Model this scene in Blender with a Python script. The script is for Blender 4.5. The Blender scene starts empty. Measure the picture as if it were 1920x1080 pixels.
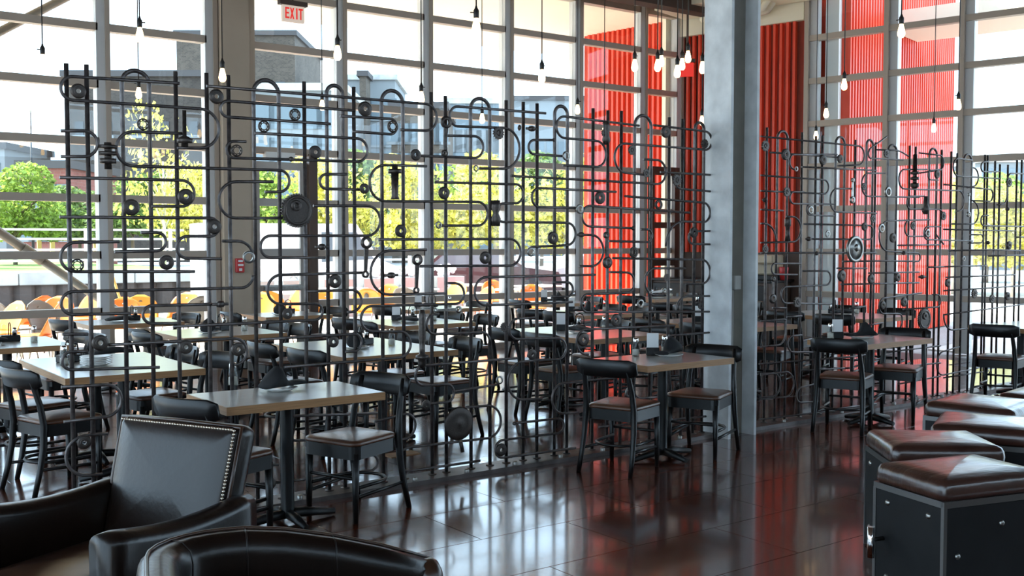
import bpy, math, random
from mathutils import Vector
R = math.radians
SC = bpy.context.scene
COL = SC.collection
# ------------------------------------------------------------------ camera, sky, sun, exposure
# world: X runs along the pipe screens (right and away), Y towards the window wall, Z up, metres
FPX, CAMH, HORIZ = 1963.0, 1.64, 452.0
PITCH = math.atan((540 - HORIZ) / FPX)
YAW = R(53.4)
FWD = Vector((math.cos(YAW) * math.cos(PITCH), math.sin(YAW) * math.cos(PITCH), -math.sin(PITCH)))
RGT = Vector((math.sin(YAW), -math.cos(YAW), 0))
UPV = RGT.cross(FWD)
cam_d = bpy.data.cameras.new('camera')
cam_d.sensor_width = 36.0
cam_d.lens = 36.0 * FPX / 1920.0
cam_d.clip_end = 500
cam = bpy.data.objects.new('camera', cam_d)
COL.objects.link(cam)
cam.location = (0, 0, CAMH)
cam.rotation_euler = (R(90) - PITCH, 0, YAW - R(90))
SC.camera = cam
world = bpy.data.worlds.new('world')
SC.world = world
world.use_nodes = True
bg = world.node_tree.nodes['Background']
bg.inputs[0].default_value = (0.60, 0.80, 1.0, 1)
bg.inputs[1].default_value = 3.0
sun_d = bpy.data.lights.new('sun', 'SUN')
sun_d.energy = 13.0
sun_d.angle = R(0.6)
sun_d.color = (1.0, 0.93, 0.8)
sun = bpy.data.objects.new('sun', sun_d)
COL.objects.link(sun)
sun.rotation_euler = Vector((-0.62, 0.64, 0.92)).to_track_quat('Z', 'Y').to_euler()
sun.location = (-20, 20, 40)
SC.view_settings.view_transform = 'Standard'
SC.view_settings.look = 'None'
SC.view_settings.exposure = 0.8
SC.view_settings.gamma = 1.0
SC.view_settings.use_curve_mapping = False


def ray(px, py):
    return FWD + RGT * ((px - 960) / FPX) - UPV * ((py - 540) / FPX)


def on_y(px, py, y):
    d = ray(px, py)
    k = y / d.y
    return Vector((d.x * k, y, CAMH + d.z * k))


def on_z(px, py, z):
    d = ray(px, py)
    k = (z - CAMH) / d.z
    return Vector((d.x * k, d.y * k, z))


def at_d(px, py, dist):
    d = ray(px, py)
    return Vector((d.x * dist, d.y * dist, CAMH + d.z * dist))


# ------------------------------------------------------------------ materials
MATS = {}


def mat(name, col, rough=0.5, metal=0.0, coat=0.0, coat_rough=0.1, noise=0.0, nscale=8.0, bump=0.0, bscale=40.0,
        spec=0.5, emit=None, estr=0.0, col2=None, stretch=None, rnd=0.0, rough_var=0.0):
    m = bpy.data.materials.new(name)
    m.use_nodes = True
    nt = m.node_tree
    b = nt.nodes['Principled BSDF']
    b.inputs['Base Color'].default_value = (*col, 1)
    b.inputs['Roughness'].default_value = rough
    b.inputs['Metallic'].default_value = metal
    b.inputs['Coat Weight'].default_value = coat
    b.inputs['Coat Roughness'].default_value = coat_rough
    b.inputs['Specular IOR Level'].default_value = spec
    if emit:
        b.inputs['Emission Color'].default_value = (*emit, 1)
        b.inputs['Emission Strength'].default_value = estr
    tc = nt.nodes.new('ShaderNodeTexCoord')
    vec = tc.outputs['Object']
    if stretch:
        mp = nt.nodes.new('ShaderNodeMapping')
        mp.inputs['Scale'].default_value = stretch
        nt.links.new(vec, mp.inputs['Vector'])
        vec = mp.outputs['Vector']
    csock = None
    if noise > 0:
        n = nt.nodes.new('ShaderNodeTexNoise')
        n.inputs['Scale'].default_value = nscale
        n.inputs['Detail'].default_value = 6
        nt.links.new(vec, n.inputs['Vector'])
        r = nt.nodes.new('ShaderNodeValToRGB')
        r.color_ramp.elements[0].position = 0.3
        r.color_ramp.elements[1].position = 0.7
        c2 = col2 or tuple(min(1, c * (1 + noise)) for c in col)
        c1 = tuple(c * (1 - noise) for c in col) if not col2 else col
        r.color_ramp.elements[0].color = (*c1, 1)
        r.color_ramp.elements[1].color = (*c2, 1)
        nt.links.new(n.outputs['Fac'], r.inputs['Fac'])
        csock = r.outputs['Color']
        if rough_var:
            mr = nt.nodes.new('ShaderNodeMapRange')
            mr.inputs['To Min'].default_value = rough - rough_var
            mr.inputs['To Max'].default_value = rough + rough_var
            nt.links.new(n.outputs['Fac'], mr.inputs['Value'])
            nt.links.new(mr.outputs['Result'], b.inputs['Roughness'])
    if rnd > 0:
        oi = nt.nodes.new('ShaderNodeObjectInfo')
        hs = nt.nodes.new('ShaderNodeHueSaturation')
        mr = nt.nodes.new('ShaderNodeMapRange')
        mr.inputs['To Min'].default_value = 1 - rnd
        mr.inputs['To Max'].default_value = 1 + rnd
        nt.links.new(oi.outputs['Random'], mr.inputs['Value'])
        nt.links.new(mr.outputs['Result'], hs.inputs['Value'])
        if csock:
            nt.links.new(csock, hs.inputs['Color'])
        else:
            hs.inputs['Color'].default_value = (*col, 1)
        csock = hs.outputs['Color']
    if csock:
        nt.links.new(csock, b.inputs['Base Color'])
    if bump > 0:
        n2 = nt.nodes.new('ShaderNodeTexNoise')
        n2.inputs['Scale'].default_value = bscale
        n2.inputs['Detail'].default_value = 4
        nt.links.new(vec, n2.inputs['Vector'])
        bp = nt.nodes.new('ShaderNodeBump')
        bp.inputs['Strength'].default_value = bump
        bp.inputs['Distance'].default_value = 0.02
        nt.links.new(n2.outputs['Fac'], bp.inputs['Height'])
        nt.links.new(bp.outputs['Normal'], b.inputs['Normal'])
    MATS[name] = m
    return m


def brick_mat(name, c1, c2, mortar, scale=1.0):
    m = bpy.data.materials.new(name)
    m.use_nodes = True
    nt = m.node_tree
    b = nt.nodes['Principled BSDF']
    b.inputs['Roughness'].default_value = 0.9
    tc = nt.nodes.new('ShaderNodeTexCoord')
    sp = nt.nodes.new('ShaderNodeSeparateXYZ')
    cb = nt.nodes.new('ShaderNodeCombineXYZ')
    ad = nt.nodes.new('ShaderNodeMath')
    nt.links.new(tc.outputs['Object'], sp.inputs[0])
    nt.links.new(sp.outputs['X'], ad.inputs[0])
    nt.links.new(sp.outputs['Y'], ad.inputs[1])
    nt.links.new(ad.outputs[0], cb.inputs['X'])
    nt.links.new(sp.outputs['Z'], cb.inputs['Y'])
    br = nt.nodes.new('ShaderNodeTexBrick')
    br.inputs['Scale'].default_value = scale
    br.inputs['Color1'].default_value = (*c1, 1)
    br.inputs['Color2'].default_value = (*c2, 1)
    br.inputs['Mortar'].default_value = (*mortar, 1)
    br.inputs['Mortar Size'].default_value = 0.015
    nt.links.new(cb.outputs[0], br.inputs['Vector'])
    ns = nt.nodes.new('ShaderNodeTexNoise')
    ns.inputs['Scale'].default_value = 0.35
    ns.inputs['Detail'].default_value = 8
    nt.links.new(tc.outputs['Object'], ns.inputs['Vector'])
    mx = nt.nodes.new('ShaderNodeMixRGB')
    mx.blend_type = 'OVERLAY'
    mx.inputs[0].default_value = 0.6
    nt.links.new(br.outputs['Color'], mx.inputs[1])
    nt.links.new(ns.outputs['Fac'], mx.inputs[2])
    nt.links.new(mx.outputs[0], b.inputs['Base Color'])
    MATS[name] = m
    return m


def glass_mat(name, tint, rough=0.0):
    m = bpy.data.materials.new(name)
    m.use_nodes = True
    nt = m.node_tree
    for n in list(nt.nodes):
        nt.nodes.remove(n)
    out = nt.nodes.new('ShaderNodeOutputMaterial')
    tr = nt.nodes.new('ShaderNodeBsdfTransparent')
    tr.inputs[0].default_value = (*tint, 1)
    gl = nt.nodes.new('ShaderNodeBsdfGlossy')
    gl.inputs['Roughness'].default_value = rough
    fr = nt.nodes.new('ShaderNodeFresnel')
    ge = nt.nodes.new('ShaderNodeNewGeometry')      # thin sheet: same Fresnel from both faces
    mr = nt.nodes.new('ShaderNodeMapRange')
    mr.inputs['To Min'].default_value = 1.42
    mr.inputs['To Max'].default_value = 1 / 1.42
    nt.links.new(ge.outputs['Backfacing'], mr.inputs['Value'])
    nt.links.new(mr.outputs['Result'], fr.inputs['IOR'])
    mx = nt.nodes.new('ShaderNodeMixShader')
    nt.links.new(fr.outputs[0], mx.inputs[0])
    nt.links.new(tr.outputs[0], mx.inputs[1])
    nt.links.new(gl.outputs[0], mx.inputs[2])
    nt.links.new(mx.outputs[0], out.inputs['Surface'])
    MATS[name] = m
    return m


mat('rod', (0.135, 0.12, 0.118), 0.38, 0.7, noise=0.35, nscale=25)
mat('iron', (0.10, 0.085, 0.078), 0.42, 0.75, noise=0.4, nscale=40)
mat('bright_steel', (0.36, 0.35, 0.33), 0.32, 0.95, noise=0.2, nscale=30)
mat('rail_plate', (0.12, 0.10, 0.095), 0.4, 0.4, noise=0.35, nscale=9)
mat('black_wood', (0.006, 0.0055, 0.006), 0.36, spec=0.4, coat=0.1, coat_rough=0.2)
mat('seat_leather', (0.115, 0.05, 0.028), 0.33, coat=0.25, coat_rough=0.25, noise=0.25, nscale=9, bump=0.08, bscale=60)
mat('table_laminate', (0.44, 0.42, 0.39), 0.3, coat=1.0, coat_rough=0.2, noise=0.06, nscale=5, stretch=(1, 8, 1))
mat('table_edge', (0.40, 0.215, 0.10), 0.4, noise=0.2, nscale=6, stretch=(1, 1, 30))
mat('black_iron', (0.007, 0.007, 0.008), 0.42, 0.2)
mat('floor_plank', (0.085, 0.020, 0.009), 0.2, coat=0.85, coat_rough=0.09, noise=0.3, nscale=3.0, bump=0.04, bscale=18,
    rnd=0.2, rough_var=0.05)
mat('floor_joint', (0.012, 0.006, 0.004), 0.5)
mat('ceiling_brown', (0.075, 0.042, 0.03), 0.8)
mat('mullion', (0.44, 0.36, 0.29), 0.5)
mat('mullion_light', (0.62, 0.61, 0.60), 0.45)
mat('pilaster', (0.46, 0.37, 0.28), 0.6, noise=0.04, nscale=3)
mat('door_brown', (0.075, 0.042, 0.028), 0.5)
mat('door_metal', (0.45, 0.42, 0.39), 0.45)
mat('red_metal', (0.76, 0.062, 0.022), 0.45, noise=0.05, nscale=2)
mat('cream', (0.82, 0.74, 0.58), 0.7)
mat('white_paint', (0.82, 0.81, 0.78), 0.6)
mat('galvanised', (0.66, 0.68, 0.69), 0.55, 0.1, noise=0.16, nscale=6)
mat('primed_shade_steel', (0.22, 0.20, 0.17), 0.5, 0.2, noise=0.1, nscale=7)  # brace steel; on the column web its dark tone stands for recess shade
mat('dark_wall', (0.09, 0.055, 0.04), 0.6)
mat('back_wall', (0.28, 0.25, 0.22), 0.8)
mat('club_leather', (0.011, 0.006, 0.0045), 0.3, spec=0.35, coat=0.2, coat_rough=0.25, noise=0.35, nscale=4, bump=0.06, bscale=45)
mat('club_trim', (0.05, 0.022, 0.012), 0.32, coat=0.25, coat_rough=0.25, noise=0.25, nscale=14)
mat('nail_brass', (0.85, 0.74, 0.62), 0.22, 0.95)
mat('stool_leather', (0.05, 0.02, 0.014), 0.28, coat=0.8, coat_rough=0.18, noise=0.3, nscale=7, bump=0.5, bscale=7, stretch=(0.6, 2.2, 1))
mat('stool_metal', (0.008, 0.008, 0.009), 0.5, 0.1, spec=0.3, noise=0.25, nscale=7)
mat('stool_edge', (0.16, 0.155, 0.15), 0.35, 0.8)
mat('chrome', (0.8, 0.8, 0.8), 0.12, 1.0)
mat('socket', (0.02, 0.017, 0.015), 0.45)
mat('bulb', (1, 0.8, 0.5), 0.3, emit=(1.0, 0.66, 0.30), estr=5.5)
mat('exit_face', (0.72, 0.6, 0.5), 0.5, emit=(1.0, 0.8, 0.66), estr=0.22)
mat('exit_red', (0.75, 0.02, 0.02), 0.5, emit=(1.0, 0.05, 0.03), estr=0.3)
mat('alarm_red', (0.55, 0.03, 0.03), 0.4)
mat('plate_white', (0.85, 0.84, 0.82), 0.2)
mat('napkin_black', (0.012, 0.012, 0.014), 0.8)
mat('paper_white', (0.85, 0.85, 0.85), 0.8)
mat('beige_plastic', (0.45, 0.38, 0.27), 0.5)
mat('grey_plastic', (0.42, 0.41, 0.38), 0.5)
mat('shell_orange', (0.85, 0.22, 0.03), 0.45)
mat('shell_yellow', (0.88, 0.40, 0.07), 0.45)
mat('shell_grey', (0.16, 0.15, 0.14), 0.5)
mat('patio', (0.62, 0.58, 0.53), 0.85, noise=0.08, nscale=0.8)
mat('street', (0.32, 0.31, 0.30), 0.9, noise=0.1, nscale=0.3)
mat('grass', (0.16, 0.24, 0.045), 0.9, noise=0.3, nscale=2)
mat('stone_cap', (0.42, 0.42, 0.41), 0.9, noise=0.2, nscale=1.5)
mat('sheet_pile', (0.07, 0.055, 0.05), 0.8, noise=0.3, nscale=1)
mat('fence_white', (0.75, 0.75, 0.74), 0.5)
mat('leaf_green', (0.27, 0.37, 0.07), 0.6, rnd=0.1, noise=0.75, nscale=13)
mat('leaf_yellow', (0.56, 0.52, 0.115), 0.6, rnd=0.1, noise=0.75, nscale=13)
mat('leaf_dark', (0.14, 0.21, 0.055), 0.6, rnd=0.1, noise=0.75, nscale=13)
mat('bark', (0.16, 0.12, 0.09), 0.9)
mat('birch', (0.55, 0.48, 0.40), 0.8)
for nm_ in ('leaf_green', 'leaf_yellow', 'leaf_dark'):
    nt_ = MATS[nm_].node_tree
    pb, ou = nt_.nodes['Principled BSDF'], nt_.nodes['Material Output']
    tl, mx_ = nt_.nodes.new('ShaderNodeBsdfTranslucent'), nt_.nodes.new('ShaderNodeMixShader')
    mx_.inputs[0].default_value = 0.5
    nt_.links.new(pb.inputs['Base Color'].links[0].from_socket, tl.inputs['Color'])
    nt_.links.new(pb.outputs[0], mx_.inputs[1])
    nt_.links.new(tl.outputs[0], mx_.inputs[2])
    nt_.links.new(mx_.outputs[0], ou.inputs['Surface'])
brick_mat('brick_grey', (0.062, 0.050, 0.040), (0.10, 0.08, 0.062), (0.12, 0.10, 0.08), 1.9)
brick_mat('brick_dark', (0.036, 0.030, 0.026), (0.060, 0.049, 0.041), (0.07, 0.06, 0.052), 1.9)
brick_mat('brick_pink', (0.20, 0.07, 0.055), (0.25, 0.09, 0.07), (0.22, 0.13, 0.11), 1.2)
mat('roof_slate', (0.065, 0.06, 0.06), 0.8)
mat('far_glass', (0.12, 0.16, 0.185), 0.3)
mat('dim_glass', (0.045, 0.05, 0.055), 0.5)
mat('pale_render', (0.20, 0.22, 0.23), 0.8)
mat('tan_render', (0.52, 0.44, 0.33), 0.8)
mat('car_dark', (0.02, 0.024, 0.03), 0.3, coat=0.3)
mat('car_white', (0.8, 0.8, 0.8), 0.3, coat=0.4)
mat('car_silver', (0.35, 0.36, 0.37), 0.3, 0.5)
mat('tyre', (0.02, 0.02, 0.02), 0.8)
glass_mat('glass', (0.95, 0.97, 0.97))
glass_mat('shaker_glass', (0.86, 0.88, 0.88), 0.03)
mat('sugar', (0.7, 0.66, 0.58), 0.8)
mat('timber_yellow', (0.62, 0.42, 0.13), 0.6)


# ------------------------------------------------------------------ mesh builder
class MB:
    def __init__(self):
        self.v = []
        self.f = []
        self.s = []

    def add(self, vs, fs, smooth=False):
        o = len(self.v)
        self.v += [tuple(p) for p in vs]
        self.f += [tuple(i + o for i in f) for f in fs]
        self.s += [smooth] * len(fs)
        return self

    def box(self, x0, x1, y0, y1, z0, z1):
        vs = [(x, y, z) for x in (x0, x1) for y in (y0, y1) for z in (z0, z1)]
        return self.add(vs, [(0, 1, 3, 2), (4, 6, 7, 5), (0, 4, 5, 1), (2, 3, 7, 6), (0, 2, 6, 4), (1, 5, 7, 3)])

    def cbox(self, cx, cy, cz, sx, sy, sz):
        return self.box(cx - sx / 2, cx + sx / 2, cy - sy / 2, cy + sy / 2, cz - sz / 2, cz + sz / 2)

    def bevel_box(self, x0, x1, y0, y1, z0, z1, b):
        # box with all edges chamfered (24 verts)
        cx, cy, cz = (x0 + x1) / 2, (y0 + y1) / 2, (z0 + z1) / 2
        hx, hy, hz = (x1 - x0) / 2, (y1 - y0) / 2, (z1 - z0) / 2
        vs, ix = [], {}
        for sx in (-1, 1):
            for sy in (-1, 1):
                for sz in (-1, 1):
                    for k in range(3):
                        q = [hx - b, hy - b, hz - b]
                        q[k] += b
                        ix[(sx, sy, sz, k)] = len(vs)
                        vs.append((cx + sx * q[0], cy + sy * q[1], cz + sz * q[2]))
        fs = []
        for k in range(3):
            a, c = (k + 1) % 3, (k + 2) % 3
            for s in (-1, 1):
                q = []
                for u, w in ((-1, -1), (1, -1), (1, 1), (-1, 1)):
                    t = [0, 0, 0]
                    t[k], t[a], t[c] = s, u, w
                    q.append(ix[(*t, k)])
                fs.append(tuple(q if s > 0 else q[::-1]))
            for u in (-1, 1):
                for w in (-1, 1):
                    t0 = [0, 0, 0]
                    t0[k], t0[a], t0[c] = -1, u, w
                    t1 = list(t0)
                    t1[k] = 1
                    q = (ix[(*t0, a)], ix[(*t1, a)], ix[(*t1, c)], ix[(*t0, c)])
                    fs.append(q if u * w > 0 else q[::-1])
        for sx in (-1, 1):
            for sy in (-1, 1):
                for sz in (-1, 1):
                    q = tuple(ix[(sx, sy, sz, k)] for k in range(3))
                    fs.append(q if sx * sy * sz > 0 else q[::-1])
        return self.add(vs, fs)

    def tube(self, pts, r, n=8, cap=True, smooth=True, closed=False):
        pts = [Vector(p) for p in pts]
        rs = r if isinstance(r, (list, tuple)) else [r] * len(pts)
        m = len(pts)
        tang = []
        for i in range(m):
            if closed:
                t = pts[(i + 1) % m] - pts[i - 1]
            else:
                t = pts[min(i + 1, m - 1)] - pts[max(i - 1, 0)]
            tang.append(t.normalized() if t.length > 1e-9 else Vector((0, 0, 1)))
        t0 = tang[0]
        ref = Vector((0, 1, 0)) if abs(t0.y) < 0.9 else Vector((1, 0, 0))
        nrm = (ref - t0 * ref.dot(t0)).normalized()
        vs = []
        for i in range(m):
            t = tang[i]
            nrm = (nrm - t * nrm.dot(t)).normalized()
            bn = t.cross(nrm)
            for k in range(n):
                a = 2 * math.pi * k / n
                vs.append(pts[i] + (nrm * math.cos(a) + bn * math.sin(a)) * rs[i])
        fs = []
        for i in range(m if closed else m - 1):
            j = (i + 1) % m
            for k in range(n):
                k2 = (k + 1) % n
                fs.append((i * n + k, i * n + k2, j * n + k2, j * n + k))
        self.add(vs, fs, smooth)
        if cap and not closed:
            o = len(self.v) - len(vs)
            self.f += [tuple(o + k for k in range(n))[::-1], tuple(o + (m - 1) * n + k for k in range(n))]
            self.s += [False, False]
        return self

    def lathe(self, prof, c=(0, 0, 0), n=16, axis='z', smooth=True):
        vs = []
        for (r, h) in prof:
            for k in range(n):
                a = 2 * math.pi * k / n
                p = (r * math.cos(a), r * math.sin(a), h)
                if axis == 'y':
                    p = (p[0], p[2], p[1])
                elif axis == 'x':
                    p = (p[2], p[0], p[1])
                vs.append((p[0] + c[0], p[1] + c[1], p[2] + c[2]))
        fs = []
        for i in range(len(prof) - 1):
            for k in range(n):
                k2 = (k + 1) % n
                q = (i * n + k, i * n + k2, (i + 1) * n + k2, (i + 1) * n + k)
                fs.append(q if axis != 'y' else q[::-1])
        self.add(vs, fs, smooth)
        return self

    def prism(self, poly, h0, h1, axis='z'):
        n = len(poly)

        def P(a, b, h):
            return (a, b, h) if axis == 'z' else ((a, h, b) if axis == 'y' else (h, a, b))
        vs = [P(a, b, h0) for a, b in poly] + [P(a, b, h1) for a, b in poly]
        fs = [tuple(range(n))[::-1], tuple(range(n, 2 * n))]
        fs += [(i, (i + 1) % n, (i + 1) % n + n, i + n) for i in range(n)]
        return self.add(vs, fs)

    def loft(self, rings, smooth=True, close_u=True, caps=False):
        n = len(rings[0])
        vs = [p for r in rings for p in r]
        fs = []
        for i in range(len(rings) - 1):
            for k in range(n if close_u else n - 1):
                k2 = (k + 1) % n
                fs.append((i * n + k, i * n + k2, (i + 1) * n + k2, (i + 1) * n + k))
        self.add(vs, fs, smooth)
        if caps:
            o = len(self.v) - len(vs)
            m = (len(rings) - 1) * n
            self.f += [tuple(o + k for k in range(n))[::-1], tuple(o + m + k for k in range(n))]
            self.s += [smooth, smooth]
        return self

    def mesh(self, name):
        me = bpy.data.meshes.new(name)
        me.from_pydata(self.v, [], self.f)
        me.polygons.foreach_set('use_smooth', self.s)
        me.update()
        return me

    def build(self, name, m, parent=None, world=False, normals=True):
        me = self.mesh(name)
        if normals:
            import bmesh
            bm = bmesh.new()
            bm.from_mesh(me)
            bmesh.ops.recalc_face_normals(bm, faces=bm.faces)
            bm.to_mesh(me)
            bm.free()
        return obj(name, me, m, parent, world)


def obj(name, me, m, parent=None, world=False):
    if m and not me.materials:
        me.materials.append(MATS[m])
    o = bpy.data.objects.new(name, me)
    COL.objects.link(o)
    if parent:
        o.parent = parent
        if world:                       # mesh was written in world coordinates
            p = parent
            off = Vector((0, 0, 0))
            while p:
                off += p.location
                p = p.parent
            o.location = -off
    return o


def tag(o, label, cat, group=None):
    o['label'] = label
    o['category'] = cat
    if group:
        o['group'] = group
    return o


def thing(name, label, cat, loc=(0, 0, 0), rz=0, group=None):
    o = bpy.data.objects.new(name, None)
    o.empty_display_size = 0.1
    COL.objects.link(o)
    o.location = loc
    o.rotation_euler = (0, 0, rz)
    return tag(o, label, cat, group)


def struct(o, label=None, cat='structure'):
    o['kind'] = 'structure'
    if label:
        o['label'] = label
        o['category'] = cat
    return o


def sempty(name, label, cat, loc=(0, 0, 0)):
    o = bpy.data.objects.new(name, None)
    COL.objects.link(o)
    o.location = loc
    return struct(o, label, cat)


def copy_tree(o, parent=None):
    c = o.copy()
    COL.objects.link(c)
    c.parent = parent
    for ch in list(o.children):
        copy_tree(ch, c)
    return c


def arc(c, r, a0, a1, n, ax='xz'):
    out = []
    for i in range(n + 1):
        a = R(a0 + (a1 - a0) * i / n)
        u, w = c[0] + r * math.cos(a), c[1] + r * math.sin(a)
        out.append((u, w))
    return out


# ------------------------------------------------------------------ floor with planks
W = 13.0                                   # window wall plane (Y)
floor = struct(MB().box(-6, 13.9, -6, W + 0.1, -0.2, -0.012).build('floor', 'floor_joint'),
               'dark glossy reddish brown plank floor of the dining hall', 'floor')
pl = MB().bevel_box(-0.5985, 0.5985, -0.2985, 0.2985, -0.014, 0.0, 0.0012).mesh('plank')
row = 0
y = 4.67 - 0.6 * 6 + 0.3
while y < W - 0.1:
    x = 3.26 + (0.6 if row % 2 else 0) - 1.2 * 4 + 0.6
    while x < 13.2:
        if x + 0.6 > 0.25 * y - 1.3 and x - 0.6 < 13.9 - 0.0 * y and not (x > 12.9 and y > 11):
            o = obj('plank', pl, 'floor_plank', floor)
            o.location = (x, y, 0)
        x += 1.2
    y += 0.6
    row += 1
# floor surface beyond the separate planks (behind and beside the camera)
e = MB()
e.box(-6, 13.9, -6, 1.069, -0.013, -0.0005)
e.build('floor_field', 'floor_plank', floor)

# right wall line: from P0 at the window wall corner to the camera side
P0 = Vector((13.26, W, 0))
PD = Vector((0.231, -0.973, 0)).normalized()
PN = Vector((PD.y, -PD.x, 0))              # points into the room (towards -X)


def rw(s, off=0.0, z=0.0):
    return P0 + PD * s + PN * off + Vector((0, 0, z))


def rw_hit(px):
    d = ray(px, 452)
    # solve k*d = P0 + s*PD in plan
    det = d.x * (-PD.y) + PD.x * d.y
    k = (P0.x * (-PD.y) + PD.x * P0.y) / det
    p = Vector((d.x * k, d.y * k, 0))
    return (p - P0).dot(PD)


def slab(mb, s0, s1, o0, o1, z0, z1):
    q = [rw(s0, o0), rw(s1, o0), rw(s1, o1), rw(s0, o1)]
    return mb.prism([(p.x, p.y) for p in q], z0, z1)


# ceiling / roof, soffit, closing walls
CZ = 5.6
c = MB()
c.prism([(-6, -6), (17.6, -6), (13.3, W + 0.1), (-6, W + 0.1)], CZ, CZ + 0.5)
struct(c.build('ceiling', 'ceiling_brown'), 'dark brown ceiling over the dining hall', 'ceiling')
for k in range(4):
    m = MB().box(-6, 13.2, 1.2 + 3.6 * k - 0.12, 1.2 + 3.6 * k + 0.12, CZ - 0.28, CZ)
    struct(m.build('trim_%d' % (k + 1), 'ceiling_brown'), 'dark brown ceiling beam running along the hall, beam %s from the windows' % ('fourth', 'third', 'second', 'nearest')[k], 'beam')
m = MB().box(-6, 13.4, W + 0.12, 17.1, 5.48, 5.75)
struct(m.build('ceiling_outside', 'cream'), 'cream roof soffit overhanging the patio outside the windows', 'soffit')
LV = [0.80, 1.475, 2.147, 2.82, 3.492, 4.165, 4.84, 5.5]
m = MB().box(-6, 17.6, -6.2, -6, 0, 3.9)
struct(m.build('wall_rear', 'back_wall'), 'plain grey brown rear wall of the hall', 'wall')
for nm_, ax, lab_ in (('window_added_3', 'x', 'unseen gridded glass wall added for daylight beyond the armchairs'), ('window_added_4', 'y', 'unseen clerestory glazing added above the rear wall for daylight')):  # both out of view, added to bring daylight into the hall
    w3 = sempty(nm_, lab_, 'window', (-6, 3, 0) if ax == 'x' else (3, -6, 0))
    lo, hi = (-6.0, W) if ax == 'x' else (-6.0, 17.3)
    zb = 0.0 if ax == 'x' else 3.9
    n3 = int((hi - lo) / 1.6)
    for i in range(n3 + 1):
        u = lo + (hi - lo) * i / n3
        q = (-6.15, -6.0, u - 0.06, u + 0.06) if ax == 'x' else (u - 0.06, u + 0.06, -6.15, -6.0)
        MB().box(*q, zb, CZ).build('mullion', 'mullion', w3, True)
    for z in [zb + 0.05] + [z_ for z_ in LV if z_ > zb + 0.3]:
        q = (-6.13, -6.02, lo, hi) if ax == 'x' else (lo, hi, -6.13, -6.02)
        MB().box(*q, z - 0.045, z + 0.045).build('transom', 'mullion', w3, True)
    for i in range(n3):
        u, w_ = lo + (hi - lo) * i / n3 + 0.06, lo + (hi - lo) * (i + 1) / n3 - 0.06
        q = (-6.08, -6.07, u, w_) if ax == 'x' else (u, w_, -6.08, -6.07)
        MB().box(*q, zb + 0.09, 5.46).build('pane', 'glass', w3, True)

# ------------------------------------------------------------------ window wall (Y = W)
win = sempty('window_1', 'tall gridded glass curtain wall facing the patio', 'window', (5, W, 0))
MX = [3.585 - 1.42 * k for k in range(6, 0, -1)] + [3.585, 4.90, 6.72, 8.10, 9.55, 10.94, 12.36, 13.22]


def wpart(name, m, x0, x1, y0, y1, z0, z1, b=0.0):
    q = MB().box(x0, x1, y0, y1, z0, z1)
    return q.build(name, m, win, True)


for i, x in enumerate(MX):
    wpart('mullion', 'mullion_light', x - 0.10, x + 0.0, W - 0.10, W + 0.06, 0, CZ)
    wpart('mullion_cap', 'mullion', x - 0.0, x + 0.055, W - 0.12, W + 0.06, 0, CZ)
PIL = (4.97, 5.43)
DOOR = (5.45, 6.36)
for i in range(len(MX) - 1):
    xa, xb = MX[i] + 0.055, MX[i + 1] - 0.10
    if i == 7:
        xa = PIL[1]
    prev = 0.0
    for j, z in enumerate(LV):
        if not (i == 7 and j < 3):
            wpart('transom', 'mullion', xa, xb + 0.02, W - 0.10, W + 0.02, z - 0.045, z + 0.045)
        if not (i == 7 and j < 4):
            wpart('pane', 'glass', xa, xb, W - 0.036, W - 0.026, prev + 0.045 if j else 0.09, z - 0.045)
        prev = z
    if i != 7:
        wpart('sill', 'mullion', xa, xb, W - 0.1, W + 0.02, 0, 0.09)
pi = MB()
pi.box(PIL[0], PIL[1] - 0.10, W - 0.22, W + 0.1, 0, CZ)
pi.box(PIL[1] - 0.10, PIL[1], W - 0.16, W + 0.1, 0, CZ)
struct(pi.build('wall_pilaster', 'pilaster'), 'wide taupe clad pier in the window wall carrying the fire alarm', 'pier')
# glazed door
door = sempty('door_1', 'glazed metal framed exit door in the window wall under the exit sign', 'door', (5.9, W, 0))


def dpart(name, m, x0, x1, y0, y1, z0, z1):
    return MB().box(x0, x1, y0, y1, z0, z1).build(name, m, door, True)


x0, x1, yd = PIL[1], 6.22, W - 0.05
dpart('stile', 'door_metal', x0 + 0.01, x0 + 0.09, yd, yd + 0.05, 0.02, 2.68)
dpart('stile', 'door_metal', x1 - 0.13, x1 - 0.03, yd, yd + 0.05, 0.02, 2.68)
for z0, z1 in ((0.02, 0.25), (0.98, 1.06), (1.40, 1.54), (2.10, 2.20), (2.58, 2.68)):
    dpart('rail', 'door_metal', x0 + 0.09, x1 - 0.13, yd, yd + 0.05, z0, z1)
pz = [0.25, 0.98, 1.06, 1.40, 1.54, 2.10, 2.20, 2.58]
for k in range(0, 8, 2):
    dpart('pane', 'glass', x0 + 0.09, x1 - 0.13, yd + 0.02, yd + 0.03, pz[k], pz[k + 1])
dpart('push_bar', 'bright_steel', x0 + 0.12, x1 - 0.1, yd - 0.07, yd - 0.03, 1.0, 1.05)
dpart('closer', 'white_paint', x0 + 0.14, x0 + 0.55, yd - 0.10, yd, 2.70, 2.80)
dpart('jamb', 'door_brown', x1 - 0.03, x1 + 0.09, yd - 0.08, yd + 0.08, 0.0, 2.80)
xs = x1 + 0.09
dpart('side_pane', 'glass', xs, MX[8] - 0.10, yd + 0.02, yd + 0.03, 0.09, 2.775)
for z in LV[:3]:
    dpart('side_rail', 'mullion', xs, MX[8] - 0.08, W - 0.10, W + 0.02, z - 0.045, z + 0.045)
al = thing('fire_alarm', 'small red fire alarm pull station on the taupe pier', 'fire alarm', (5.16, W - 0.22, 1.33))
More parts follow.
